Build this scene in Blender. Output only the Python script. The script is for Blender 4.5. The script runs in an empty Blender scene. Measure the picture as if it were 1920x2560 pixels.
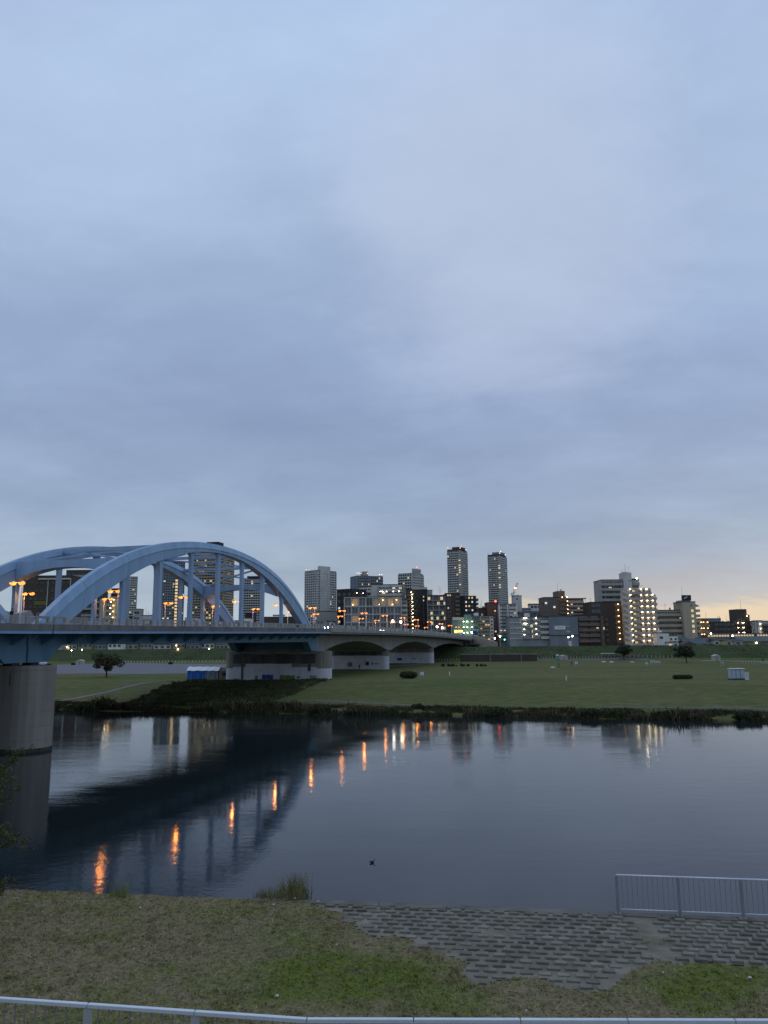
import bpy, bmesh, math, random
import numpy as np
from mathutils import Vector, Matrix, noise

random.seed(7)
rng = np.random.default_rng(7)
SC = bpy.context.scene
COL = SC.collection
RAD = math.radians

# ------------------------------------------------------------------ camera
F, HC = 1923.0, 13.0                       # focal length in photo pixels, eye height above the water
PITCH, ROLL = math.atan(320 / F), RAD(.48)
_r0 = np.array([1., 0, 0]); _u0 = np.array([0, -math.sin(PITCH), math.cos(PITCH)])
FWD = np.array([0, math.cos(PITCH), math.sin(PITCH)])
RGT = math.cos(ROLL) * _r0 - math.sin(ROLL) * _u0
UPV = math.cos(ROLL) * _u0 + math.sin(ROLL) * _r0
EYE = np.array([0, 0, HC])
cam_d = bpy.data.cameras.new('camera'); cam = bpy.data.objects.new('camera', cam_d); COL.objects.link(cam)
cam_d.sensor_fit = 'VERTICAL'; cam_d.sensor_height = 36; cam_d.lens = 36 * F / 2560
cam_d.clip_start = .1; cam_d.clip_end = 12000
M = Matrix.Identity(4)
for i in range(3):
    M[i][0], M[i][1], M[i][2], M[i][3] = RGT[i], UPV[i], -FWD[i], EYE[i]
cam.matrix_world = M
SC.camera = cam

def at(px, py, Y):
    d = FWD + RGT * (px - 960) / F + UPV * (1280 - py) / F
    return EYE + d * (Y / d[1])

# ------------------------------------------------------------------ world: dusk overcast with a warm gap at the horizon
W = bpy.data.worlds.new('World'); SC.world = W; W.use_nodes = True
SUN_AZ, SUN_EL = RAD(23), RAD(2.0)         # azimuth measured from +Y towards +X
def world():
    nt = W.node_tree; N = nt.nodes; L = nt.links; N.clear()
    def nd(t, **k):
        n = N.new(t)
        for a, v in k.items(): setattr(n, a, v)
        return n
    def math_(op, a, b=None, c=None, clamp=False):
        n = nd('ShaderNodeMath', operation=op, use_clamp=clamp)
        for i, v in enumerate((a, b, c)):
            if v is None: continue
            if isinstance(v, (int, float)): n.inputs[i].default_value = v
            else: L.new(v, n.inputs[i])
        return n.outputs[0]
    def mixc(f, a, b, typ='MIX'):
        n = nd('ShaderNodeMix', data_type='RGBA', blend_type=typ)
        for s, v in ((0, f), (6, a), (7, b)):
            if isinstance(v, (int, float)): n.inputs[s].default_value = v
            elif isinstance(v, tuple): n.inputs[s].default_value = (*v, 1)
            else: L.new(v, n.inputs[s])
        return n.outputs[2]
    tc = nd('ShaderNodeTexCoord'); sp = nd('ShaderNodeSeparateXYZ'); L.new(tc.outputs['Generated'], sp.inputs[0])
    x, y, z = sp.outputs
    zc = math_('MAXIMUM', z, 0.0)
    ramp = nd('ShaderNodeValToRGB'); L.new(zc, ramp.inputs[0])
    stops = SKY_STOPS
    e = ramp.color_ramp.elements
    while len(e) < len(stops): e.new(.5)
    for el, (p, c) in zip(e, stops): el.position = p; el.color = (*c, 1)
    # cloud deck seen in perspective: direction projected on a plane
    inv = math_('DIVIDE', 1.0, math_('ADD', zc, .26))
    cmb = nd('ShaderNodeCombineXYZ'); L.new(math_('MULTIPLY', x, inv), cmb.inputs[0]); L.new(math_('MULTIPLY', y, inv), cmb.inputs[1])
    def cloud(scale, det, rough, dist, off, sx=1., rot=0.):
        mp = nd('ShaderNodeMapping'); L.new(cmb.outputs[0], mp.inputs[0])
        mp.inputs['Location'].default_value = off; mp.inputs['Rotation'].default_value = (0, 0, rot)
        mp.inputs['Scale'].default_value = (sx, 1, 1)
        n = nd('ShaderNodeTexNoise'); L.new(mp.outputs[0], n.inputs['Vector'])
        n.inputs['Scale'].default_value = scale; n.inputs['Detail'].default_value = det
        n.inputs['Roughness'].default_value = rough; n.inputs['Distortion'].default_value = dist
        return n.outputs['Fac']
    c1 = cloud(1.15, 5, .55, .15, CLOUD_OFF1, .75, .5)
    c2 = cloud(3.0, 7, .62, .2, (7.7, 1.1, 0), .7, .5)
    def smooth(v, a, b):
        n = nd('ShaderNodeMapRange', interpolation_type='SMOOTHSTEP'); L.new(v, n.inputs[0])
        n.inputs[1].default_value = a; n.inputs[2].default_value = b
        return n.outputs[0]
    m1 = smooth(c1, .36, .66); m2 = smooth(c2, .33, .68)
    base = ramp.outputs['Color']
    light = mixc(1.0, base, (1.20, 1.19, 1.15), 'MULTIPLY')
    dark = mixc(1.0, base, (.875, .885, .905), 'MULTIPLY')
    col = mixc(m1, dark, light)
    col = mixc(.36, col, mixc(m2, dark, light))
    # one pale break in the deck
    def blob(px, py, r0, r1, k):
        d = FWD + RGT * (px - 960) / F + UPV * (1280 - py) / F; d /= np.linalg.norm(d)
        vd = nd('ShaderNodeVectorMath', operation='DOT_PRODUCT'); L.new(tc.outputs['Generated'], vd.inputs[0]); vd.inputs[1].default_value = tuple(d)
        v = math_('ADD', vd.outputs['Value'], math_('MULTIPLY', math_('SUBTRACT', c2, .5), k))
        return smooth(v, math.cos(RAD(r0)), math.cos(RAD(r1)))
    col = mixc(math_('MULTIPLY', blob(1280, 540, 15, 2, .05), .55), col, (.50, .58, .74))
    # warm light under the far edge of the cloud deck, round the sunset
    sx_, sy_ = math.sin(SUN_AZ), math.cos(SUN_AZ)
    hl = math_('SQRT', math_('ADD', math_('MULTIPLY', x, x), math_('MULTIPLY', y, y)))
    dt = math_('DIVIDE', math_('ADD', math_('MULTIPLY', x, sx_), math_('MULTIPLY', y, sy_)), math_('MAXIMUM', hl, .001))
    az = smooth(dt, .86, 1.0)
    stz = math_('ADD', math_('MULTIPLY', math_('SUBTRACT', c2, .5), .10), zc)   # ragged edge of the gap
    low = nd('ShaderNodeMapRange', interpolation_type='SMOOTHSTEP'); L.new(stz, low.inputs[0])
    low.inputs[1].default_value = .105; low.inputs[2].default_value = .02
    g1 = math_('MULTIPLY', az, low.outputs[0])
    col = mixc(math_('MULTIPLY', g1, .42), col, (.56, .50, .40))
    az2 = smooth(dt, .93, 1.0)
    low2 = nd('ShaderNodeMapRange', interpolation_type='SMOOTHSTEP'); L.new(stz, low2.inputs[0])
    low2.inputs[1].default_value = .050; low2.inputs[2].default_value = .030
    col = mixc(math_('MULTIPLY', math_('MULTIPLY', az2, low2.outputs[0]), .62), col, (.84, .70, .46))
    sky = nd('ShaderNodeTexSky', sky_type='NISHITA', sun_disc=False, sun_elevation=SUN_EL, sun_rotation=SUN_AZ)
    b1 = nd('ShaderNodeBackground'); L.new(sky.outputs[0], b1.inputs[0]); b1.inputs[1].default_value = .003
    b2 = nd('ShaderNodeBackground'); L.new(col, b2.inputs[0]); b2.inputs[1].default_value = 1.0
    ad = nd('ShaderNodeAddShader'); L.new(b1.outputs[0], ad.inputs[0]); L.new(b2.outputs[0], ad.inputs[1])
    out = nd('ShaderNodeOutputWorld'); L.new(ad.outputs[0], out.inputs[0])
SKY_STOPS = [(0.0, (.425, .50, .545)), (.07, (.365, .452, .56)), (.16, (.312, .41, .57)), (.27, (.285, .374, .562)),
             (.36, (.315, .412, .618)), (.48, (.378, .486, .69)), (.68, (.402, .522, .745)), (1.0, (.46, .58, .80))]
CLOUD_OFF1 = (2.3, 4.1, 0)
world()
sd = bpy.data.lights.new('sun', 'SUN'); sun = bpy.data.objects.new('sun', sd); COL.objects.link(sun)
sd.energy = .04; sd.angle = RAD(90); sd.color = (1, .78, .55)
sun.rotation_euler = Vector((-math.sin(SUN_AZ) * math.cos(SUN_EL), -math.cos(SUN_AZ) * math.cos(SUN_EL), -math.sin(SUN_EL))).to_track_quat('-Z', 'Y').to_euler()
SC.view_settings.view_transform = 'Standard'; SC.view_settings.look = 'None'
SC.view_settings.exposure = 0; SC.view_settings.gamma = 1; SC.view_settings.use_curve_mapping = False
SC.cycles.max_bounces = 5; SC.cycles.diffuse_bounces = 2; SC.cycles.glossy_bounces = 3
SC.cycles.sample_clamp_indirect = 10; SC.cycles.use_denoising = True

# ------------------------------------------------------------------ materials
MATS = {}
def mat(name, col, rough=.8, amt=.18, scale=1.2, bump=0., stretch=1., spec=.3, col2=None, metallic=0.):
    if name in MATS: return MATS[name]
    m = bpy.data.materials.new(name); m.use_nodes = True; nt = m.node_tree; N = nt.nodes; L = nt.links
    bs = N['Principled BSDF']; bs.inputs['Roughness'].default_value = rough; bs.inputs['Specular IOR Level'].default_value = spec
    bs.inputs['Metallic'].default_value = metallic
    ge = N.new('ShaderNodeNewGeometry'); mp = N.new('ShaderNodeMapping'); L.new(ge.outputs['Position'], mp.inputs[0])
    mp.inputs['Scale'].default_value = (1, 1, stretch)
    n1 = N.new('ShaderNodeTexNoise'); L.new(mp.outputs[0], n1.inputs['Vector'])
    n1.inputs['Scale'].default_value = scale; n1.inputs['Detail'].default_value = 5; n1.inputs['Roughness'].default_value = .62
    rp = N.new('ShaderNodeMapRange'); L.new(n1.outputs['Fac'], rp.inputs[0])
    rp.inputs[1].default_value = .3; rp.inputs[2].default_value = .7
    mx = N.new('ShaderNodeMix'); mx.data_type = 'RGBA'; L.new(rp.outputs[0], mx.inputs[0])
    a = col2 if col2 else tuple(c * (1 - amt) for c in col)
    b = col if col2 else tuple(min(1, c * (1 + amt)) for c in col)
    mx.inputs[6].default_value = (*a, 1); mx.inputs[7].default_value = (*b, 1)
    L.new(mx.outputs[2], bs.inputs['Base Color'])
    if bump:
        n2 = N.new('ShaderNodeTexNoise'); L.new(ge.outputs['Position'], n2.inputs['Vector']); n2.inputs['Scale'].default_value = scale * 6
        n2.inputs['Detail'].default_value = 4
        bp = N.new('ShaderNodeBump'); bp.inputs['Strength'].default_value = .6; bp.inputs['Distance'].default_value = bump
        L.new(n2.outputs['Fac'], bp.inputs['Height']); L.new(bp.outputs[0], bs.inputs['Normal'])
    MATS[name] = m
    return m
def emit(name, col, strength, sample=True):
    if name in MATS: return MATS[name]
    m = bpy.data.materials.new(name); m.use_nodes = True; nt = m.node_tree
    bs = nt.nodes['Principled BSDF']; bs.inputs['Base Color'].default_value = (*[c * .5 for c in col], 1)
    bs.inputs['Emission Color'].default_value = (*col, 1); bs.inputs['Emission Strength'].default_value = strength
    if not sample: m.cycles.emission_sampling = 'NONE'
    MATS[name] = m
    return m

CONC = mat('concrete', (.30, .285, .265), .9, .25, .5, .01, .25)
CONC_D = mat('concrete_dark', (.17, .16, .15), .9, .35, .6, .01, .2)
CONC_L = mat('concrete_pale', (.42, .42, .43), .85, .15, .6, .01, .3)
PIERC = mat('pier_concrete', (.235, .215, .18), .9, .3, .35, .02, .15)
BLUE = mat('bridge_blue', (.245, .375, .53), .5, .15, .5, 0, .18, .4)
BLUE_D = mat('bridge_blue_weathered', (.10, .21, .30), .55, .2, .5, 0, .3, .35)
EDGEB = mat('edge_blue', (.22, .34, .50), .5, .12, .6)
ASPH = mat('asphalt', (.05, .05, .052), .9, .2, 1.5)
STEEL = mat('galvanised_steel', (.46, .48, .50), .45, .12, 3, 0, 1, .5)
STEEL_D = mat('dull_steel', (.26, .27, .28), .5, .15, 3)
WHITE = mat('white_paint', (.74, .75, .76), .6, .06, 1.5)
BLACK = mat('black_paint', (.02, .02, .022), .6, .2, 2)
GLASS = mat('window_glass', (.025, .03, .038), .12, .3, .2, 0, 1, .6)
GLASS_L = mat('window_glass_pale', (.10, .115, .13), .15, .3, .3, 0, 1, .6)
LIT_W = emit('lit_window_warm', (1, .72, .36), .75, False)
LIT_Y = emit('lit_window_yellow', (1, .86, .42), .6, False)
LIT_C = emit('lit_window_cool', (.95, 1, .92), .7, False)
LAMP_O = emit('sodium_glass', (1, .245, .035), 2.7)
LAMP_W = emit('white_lamp_glass', (1, .93, .78), 22)
LAMP_C = emit('corridor_lamp_glass', (1, .90, .62), 26)
LAMP_A = emit('amber_corridor_lamp_glass', (1, .62, .22), 20)
HEADL = emit('headlight_glass', (1, .95, .85), 14)
BEAC = emit('roof_lamp_glass', (1, .86, .68), 2.5)
RED_L = emit('red_beacon_glass', (1, .06, .03), 9)
GREEN_L = emit('green_signal_glass', (.1, 1, .55), 6)

# ------------------------------------------------------------------ mesh helpers
class MB:
    def __init__(s): s.v = []; s.f = []; s.m = []
    def add(s, vs, fs, mi=0):
        o = len(s.v); s.v += [tuple(v) for v in vs]; s.f += [tuple(i + o for i in f) for f in fs]; s.m += [mi] * len(fs)
    def box(s, x0, x1, y0, y1, z0, z1, mi=0):
        s.add([(x0, y0, z0), (x1, y0, z0), (x1, y1, z0), (x0, y1, z0), (x0, y0, z1), (x1, y0, z1), (x1, y1, z1), (x0, y1, z1)],
              [(0, 3, 2, 1), (4, 5, 6, 7), (0, 1, 5, 4), (1, 2, 6, 5), (2, 3, 7, 6), (3, 0, 4, 7)], mi)
    def bar(s, p, q, w, h, mi=0, up=(0, 0, 1)):
        p = Vector(p); q = Vector(q); d = (q - p).normalized(); u = Vector(up)
        if abs(d.dot(u)) > .98: u = Vector((0, 1, 0))
        r = d.cross(u).normalized() * w / 2; u = r.cross(d).normalized() * h / 2
        vs = [c + a * r + b * u for c in (p, q) for a, b in ((-1, -1), (1, -1), (1, 1), (-1, 1))]
        s.add(vs, [(0, 1, 2, 3), (7, 6, 5, 4), (0, 4, 5, 1), (1, 5, 6, 2), (2, 6, 7, 3), (3, 7, 4, 0)], mi)
    def tube(s, pts, rad, n=6, mi=0, cap=True):
        pts = [Vector(p) for p in pts]; rings = []
        if not hasattr(rad, '__len__'): rad = [rad] * len(pts)
        for i, p in enumerate(pts):
            d = (pts[min(i + 1, len(pts) - 1)] - pts[max(i - 1, 0)]).normalized()
            u = Vector((0, 0, 1)) if abs(d.z) < .9 else Vector((1, 0, 0))
            r = d.cross(u).normalized(); u = r.cross(d)
            rings.append([p + (r * math.cos(2 * math.pi * k / n) + u * math.sin(2 * math.pi * k / n)) * rad[i] for k in range(n)])
        s.rings(rings, mi, cap)
    def rings(s, rings, mi=0, cap=True):
        n = len(rings[0]); vs = [v for r in rings for v in r]; fs = []
        for i in range(len(rings) - 1):
            for k in range(n):
                a, b = i * n + k, i * n + (k + 1) % n
                fs.append((a, b, b + n, a + n))
        if cap: fs += [tuple(range(n - 1, -1, -1)), tuple(range((len(rings) - 1) * n, len(rings) * n))]
        s.add(vs, fs, mi)
    def ball(s, c, r, nu=10, nv=6, mi=0, sq=(1, 1, 1)):
        rs = []
        for j in range(nv + 1):
            t = math.pi * (j + .02) / (nv + .04)
            rs.append([(c[0] + r * sq[0] * math.sin(t) * math.cos(2 * math.pi * k / nu), c[1] + r * sq[1] * math.sin(t) * math.sin(2 * math.pi * k / nu), c[2] + r * sq[2] * math.cos(t)) for k in range(nu)])
        s.rings(rs[::-1], mi)
    def mesh(s, name, mats, smooth=False):
        me = bpy.data.meshes.new(name); me.from_pydata(s.v, [], s.f)
        for m in (mats if isinstance(mats, (list, tuple)) else [mats]): me.materials.append(m)
        me.polygons.foreach_set('material_index', s.m)
        if smooth: me.polygons.foreach_set('use_smooth', [True] * len(s.f))
        me.update(); return me
    def build(s, name, mats, parent=None, smooth=False, kind=None):
        o = link(name, s.mesh(name, mats, smooth), parent)
        if kind: o['kind'] = kind
        return o

def link(name, me, parent=None, loc=(0, 0, 0), rz=0., scale=(1, 1, 1)):
    o = bpy.data.objects.new(name, me); COL.objects.link(o)
    if parent is not None: o.parent = parent
    o.location = loc; o.rotation_euler = (0, 0, rz); o.scale = scale
    return o
def tag(o, label=None, cat=None, group=None, kind=None):
    for k, v in (('label', label), ('category', cat), ('group', group), ('kind', kind)):
        if v: o[k] = v
    return o
def thing(name, label, cat, loc=(0, 0, 0), rz=0., group=None):
    return tag(link(name, None, None, loc, rz), label, cat, group)
_CUBES = {}
def cube(m):
    if m.name not in _CUBES:
        b = MB(); b.box(-.5, .5, -.5, .5, -.5, .5); _CUBES[m.name] = b.mesh('block_' + m.name, m)
    return _CUBES[m.name]
def box(name, x0, x1, y0, y1, z0, z1, m, parent=None):
    return link(name, cube(m), parent, ((x0 + x1) / 2, (y0 + y1) / 2, (z0 + z1) / 2), 0, (abs(x1 - x0), abs(y1 - y0), abs(z1 - z0)))
def copy_tree(o, parent=None):
    c = o.copy(); COL.objects.link(c)
    if parent is not None: c.parent = parent
    for ch in o.children: copy_tree(ch, c)
    return c
ORD = ['first', 'second', 'third', 'fourth', 'fifth', 'sixth', 'seventh', 'eighth', 'ninth', 'tenth', 'eleventh', 'twelfth', 'thirteenth', 'fourteenth', 'fifteenth', 'sixteenth']

# ------------------------------------------------------------------ terrain
def interp(x, pts):
    return float(np.interp(x, [p[0] for p in pts], [p[1] for p in pts]))
FAR_Q = [(-9, -2), (-1, -.4), (0, -.02), (2.5, .8), (5, 1.0), (10, 1.15), (36, 3.1), (43, 3.5)]
def fq(X, Y): return (Y - (138.8 - .25 * X)) / 1.031
def lq(X, Y): return (Y - (352 - .15 * X)) / 1.011
LEV = [(0, 0), (7, 2.3), (9.5, 2.6), (19, 6.0), (27, 6.0), (36, 3.3), (60, 3.0)]
def wob(X, Y, s, a): return noise.noise(Vector((X * s, Y * s, 3.3))) * a
def far_z(X, Y):
    q = fq(X, Y) + wob(X, Y * .3, .08, 2.2)
    z = interp(q, FAR_Q)
    if q > 8: z += wob(X, Y, .05, .22) * min(1, (q - 8) / 15)
    l = lq(X, Y) + wob(X, Y, .02, 1.)
    if l > 0: z += interp(l, LEV)
    return z
def nn(X, Y): return ((31.5 - .145 * X) - Y) / 1.0105       # distance inland from the near water edge
NEAR = [(0, 3.0), (13.8, 3.69), (31, 11.4), (60, 11.4)]
def near_z(X, Y): return interp(nn(X, Y), NEAR)
def ground(px, py, zf=far_z):
    d = FWD + RGT * (px - 960) / F + UPV * (1280 - py) / F
    lo, hi = (100, 480) if zf is far_z else (10, 36)
    t = lo / d[1]
    while t * d[1] < hi:
        p = EYE + d * t
        if p[2] <= zf(p[0], p[1]): return p
        t *= 1.0015
    p = EYE + d * (hi / d[1]); p[2] = zf(p[0], p[1])
    return p

# ------------------------------------------------------------------ ground materials
def ground_mat(name, dry, green, soil, s1, s2, bias, bump, lush=(), island=False, sx=1.):
    m = bpy.data.materials.new(name); m.use_nodes = True; nt = m.node_tree; N = nt.nodes; L = nt.links
    bs = N['Principled BSDF']; bs.inputs['Roughness'].default_value = .95; bs.inputs['Specular IOR Level'].default_value = .1
    ge = N.new('ShaderNodeNewGeometry')
    def nz(scale, det=5, rough=.6, dist=0.):
        n = N.new('ShaderNodeTexNoise'); mp = N.new('ShaderNodeMapping'); mp.inputs['Scale'].default_value = (sx, 1, 1); L.new(ge.outputs['Position'], mp.inputs[0]); L.new(mp.outputs[0], n.inputs['Vector'])
        n.inputs['Scale'].default_value = scale; n.inputs['Detail'].default_value = det; n.inputs['Roughness'].default_value = rough
        n.inputs['Distortion'].default_value = dist
        return n.outputs['Fac']
    def mr(v, a, b):
        n = N.new('ShaderNodeMapRange'); L.new(v, n.inputs[0]); n.inputs[1].default_value = a; n.inputs[2].default_value = b
        return n.outputs[0]
    def mx(f, a, b):
        n = N.new('ShaderNodeMix'); n.data_type = 'RGBA'; L.new(f, n.inputs[0])
        for i, v in ((6, a), (7, b)):
            if isinstance(v, tuple): n.inputs[i].default_value = (*v, 1)
            else: L.new(v, n.inputs[i])
        return n.outputs[2]
    gsrc = nz(s1, 6, .65, .6)
    for (cx, cy, r_) in lush:            # places where the turf is watered and greener
        vd = N.new('ShaderNodeVectorMath'); vd.operation = 'DISTANCE'; mp = N.new('ShaderNodeVectorMath'); mp.operation = 'MULTIPLY'
        L.new(ge.outputs['Position'], mp.inputs[0]); mp.inputs[1].default_value = (1, 1, 0); L.new(mp.outputs[0], vd.inputs[0]); vd.inputs[1].default_value = (cx, cy, 0)
        m1 = N.new('ShaderNodeMapRange'); L.new(vd.outputs['Value'], m1.inputs[0]); m1.inputs[1].default_value = r_; m1.inputs[2].default_value = 0; m1.inputs[3].default_value = 0; m1.inputs[4].default_value = .25
        ad = N.new('ShaderNodeMath'); L.new(gsrc, ad.inputs[0]); L.new(m1.outputs[0], ad.inputs[1]); gsrc = ad.outputs[0]
    c = mx(mr(gsrc, .36 + bias, .66 + bias), dry, green)
    c = mx(mr(nz(s2, 5, .7), .52, .70), c, soil)
    c = mx(mr(nz(s2 * 2.2, 4, .6, 1.), .50, .78), c, green)
    dark = N.new('ShaderNodeMix'); dark.data_type = 'RGBA'; dark.blend_type = 'MULTIPLY'; dark.inputs[0].default_value = 1
    L.new(c, dark.inputs[6])
    v = mx(mr(nz(s2 * 5, 6, .75), .3, .7), (.58, .58, .56), (1.42, 1.42, 1.4)); L.new(v, dark.inputs[7])
    res = dark.outputs[2]
    if island:                          # every blade has its own tone
        r2 = N.new('ShaderNodeMix'); r2.data_type = 'RGBA'; r2.blend_type = 'MULTIPLY'; r2.inputs[0].default_value = 1; L.new(res, r2.inputs[6])
        L.new(mx(ge.outputs['Random Per Island'], (.7, .7, .66), (1.75, 1.7, 1.5)), r2.inputs[7]); res = r2.outputs[2]
    L.new(res, bs.inputs['Base Color'])
    bp = N.new('ShaderNodeBump'); bp.inputs['Distance'].default_value = bump; bp.inputs['Strength'].default_value = .8
    L.new(nz(s2 * 4, 6, .8), bp.inputs['Height']); L.new(bp.outputs[0], bs.inputs['Normal'])
    MATS[name] = m
    return m
G_NEAR = ground_mat('near_turf', (.215, .172, .102), (.118, .142, .030), (.14, .108, .07), .27, 1.1, .115, .05, [(*ground(a, c, near_z)[:2], r_) for a, c, r_ in ((880, 2395, 3.0), (740, 2340, 1.8), (780, 2450, 2.6), (1820, 2440, 2.6), (1700, 2480, 2.0), (1120, 2510, 1.8), (960, 2470, 2.4))])
LUSH = [(*ground(a, c, near_z)[:2], r_) for a, c, r_ in ((880, 2395, 3.0), (740, 2340, 1.8), (780, 2450, 2.6), (1820, 2440, 2.6), (1700, 2480, 2.0), (1120, 2510, 1.8), (960, 2470, 2.4))]
G_BLADE = ground_mat('turf_blade', (.215, .172, .102), (.118, .142, .030), (.14, .108, .07), .27, 1.1, .115, .0, LUSH, True)
G_FAR = ground_mat('far_turf', (.148, .132, .056), (.084, .106, .028), (.15, .12, .066), .045, .22, -.02, .15, (), False, .35)
G_LEV = ground_mat('levee_turf', (.075, .085, .04), (.045, .07, .026), (.06, .058, .035), .06, .5, 0, .25)
GRAVEL = mat('gravel_lot', (.165, .158, .17), .95, .16, .25, .02)
DIRT = mat('trodden_path', (.19, .185, .172), .95, .2, .5, .02)
TOEP = mat('toe_path', (.125, .12, .10), .95, .2, .4, .02)
CITYG = mat('city_ground', (.09, .088, .085), .95, .2, .05)
LEAF = mat('leaf_green', (.075, .095, .03), .8, .5, .9)
LEAF_D = mat('leaf_dark', (.040, .052, .022), .8, .5, 1.1)
LEAF_Y = mat('leaf_yellowish', (.22, .225, .05), .75, .4, 2)
LEAF_R = mat('leaf_autumn', (.066, .060, .028), .8, .5, .8)
BUSH = mat('bank_weeds', (.115, .095, .05), .9, .5, .22, 0, 1, .1, (.034, .044, .018))
REED = mat('reed_straw', (.20, .185, .075), .85, .4, 3)
BARK = mat('bark', (.05, .042, .035), .95, .3, 6)

def grid_sheet(name, xs, ys, zf, mats, mfun=None, kind='structure', smooth=True):
    nx, ny = len(xs), len(ys)
    v = [(x, y, zf(x, y)) for y in ys for x in xs]
    f = []; mi = []
    for j in range(ny - 1):
        for i in range(nx - 1):
            a = j * nx + i; f.append((a, a + 1, a + nx + 1, a + nx))
            mi.append(mfun((xs[i] + xs[i + 1]) / 2, (ys[j] + ys[j + 1]) / 2) if mfun else 0)
    b = MB(); b.v = v; b.f = f; b.m = mi
    o = b.build(name, mats, None, smooth); o['kind'] = kind
    return o
# far bank, flood plain and levee
xs = list(np.concatenate([np.arange(-700, -150, 40), np.arange(-150, 190, 2.5), np.arange(190, 701, 40)]))
# rows run parallel to the water: use a sheared grid in q
qs = list(np.concatenate([np.arange(-9, 14, .8), np.arange(14, 60, 2), np.arange(60, 196, 4), np.arange(196, 262, 2)]))
def far_sheet():
    nx = len(xs); b = MB()
    for q in qs:
        for x in xs:
            t = min(1, max(0, q / 210)); yy = (138.8 - .25 * x) * (1 - t) + (352 - .15 * x) * t + (q - 210 * t) * 1.03
            b.v.append((x, yy, far_z(x, yy)))
    for j in range(len(qs) - 1):
        for i in range(nx - 1):
            a = j * nx + i; b.f.append((a, a + 1, a + nx + 1, a + nx))
            x, y, z = b.v[a]
            b.m.append(1 if lq(x, y) > 2 else 0)
    o = b.build('flood_plain', [G_FAR, G_LEV], None, True); o['kind'] = 'structure'
    return o
far_sheet()
b = MB(); b.add([(-6000, 502, 5.5), (-700, 502, 5.5), (700, 292, 5.5), (6000, 292, 5.5), (6000, 9000, 5.5), (-6000, 9000, 5.5)], [(0, 1, 2, 3, 4, 5)])
b.build('city_ground', CITYG)['kind'] = 'structure'

# near bank ---------------------------------------------------------------
POLY_PX = [(775, 2249), (840, 2285), (905, 2330), (985, 2342), (1040, 2372), (1150, 2388), (1165, 2412), (1150, 2440), (1185, 2462), (1290, 2448),
           (1360, 2452), (1450, 2478), (1535, 2478), (1560, 2440), (1640, 2405), (1760, 2408), (1960, 2420)]
def inpoly(x, y, P):
    c = False; j = len(P) - 1
    for i in range(len(P)):
        if (P[i][1] > y) != (P[j][1] > y) and x < (P[j][0] - P[i][0]) * (y - P[i][1]) / (P[j][1] - P[i][1]) + P[i][0]: c = not c
        j = i
    return c
REV = [tuple(ground(a, c, near_z)[:2]) for a, c in POLY_PX[1:]]
REV = [(-2.9, 31.92)] + REV + [(REV[-1][0] + 2.5, REV[-1][1] - .3), (REV[-1][0] + 3, 31.5 - .145 * (REV[-1][0] + 3))]
def in_rev(x, y, wobble=.35):
    k = wobble * noise.noise(Vector((x * 1.3, y * 1.3, 9)))
    return inpoly(x + k, y + k, REV)
def near_relief(x, y):
    z = near_z(x, y)
    n = nn(x, y)
    r = noise.noise(Vector((x * .5, y * .5, 0))) * .07 + noise.noise(Vector((x * 1.6, y * 1.6, 5))) * .06 + noise.noise(Vector((x * 4.2, y * 4.2, 5))) * .035
    if in_rev(x, y): return z - .015
    return z + r * min(1, max(.15, n))
def near_sheet():
    b = MB(); xx = np.arange(-24, 24.01, .2); nnv = np.concatenate([np.arange(0, 15, .18), np.arange(15, 40, 1.5)])
    for n in nnv:
        for x in xx:
            yy = 31.5 - .145 * x - n * 1.0105 + (noise.noise(Vector((x * .9, 0, 0))) * .25 if x < -3.2 and n < .1 else 0)
            b.v.append((x, yy, near_relief(x, yy) if n < 15 else near_z(x, yy)))
    nx = len(xx)
    for j in range(len(nnv) - 1):
        for i in range(nx - 1):
            a = j * nx + i; b.f.append((a, a + nx, a + nx + 1, a + 1)); b.m.append(0)
    # bank face down to the water
    o = len(b.v)
    for i in range(nx): x, y, z = b.v[i]; b.v.append((x, y + .5, -1.5))
    for i in range(nx - 1): b.f.append((i, i + 1, o + i + 1, o + i)); b.m.append(0)
    ob = b.build('near_bank', [G_NEAR], None, True); ob['kind'] = 'structure'
    for s in (-1, 1):
        c = MB(); x0, x1 = (-600, -24) if s < 0 else (24, 600)
        for x in (x0, x1):
            for n in (-.5, 0, 13.8, 31, 60): c.v.append((x, 31.5 - .145 * x - n * 1.0105, -1.5 if n < 0 else interp(n, NEAR)))
        for k in range(4): c.f.append((k, k + 1, k + 6, k + 5)); c.m.append(0)
        c.build('near_bank', [G_NEAR], None, True)['kind'] = 'structure'
near_sheet()

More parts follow.
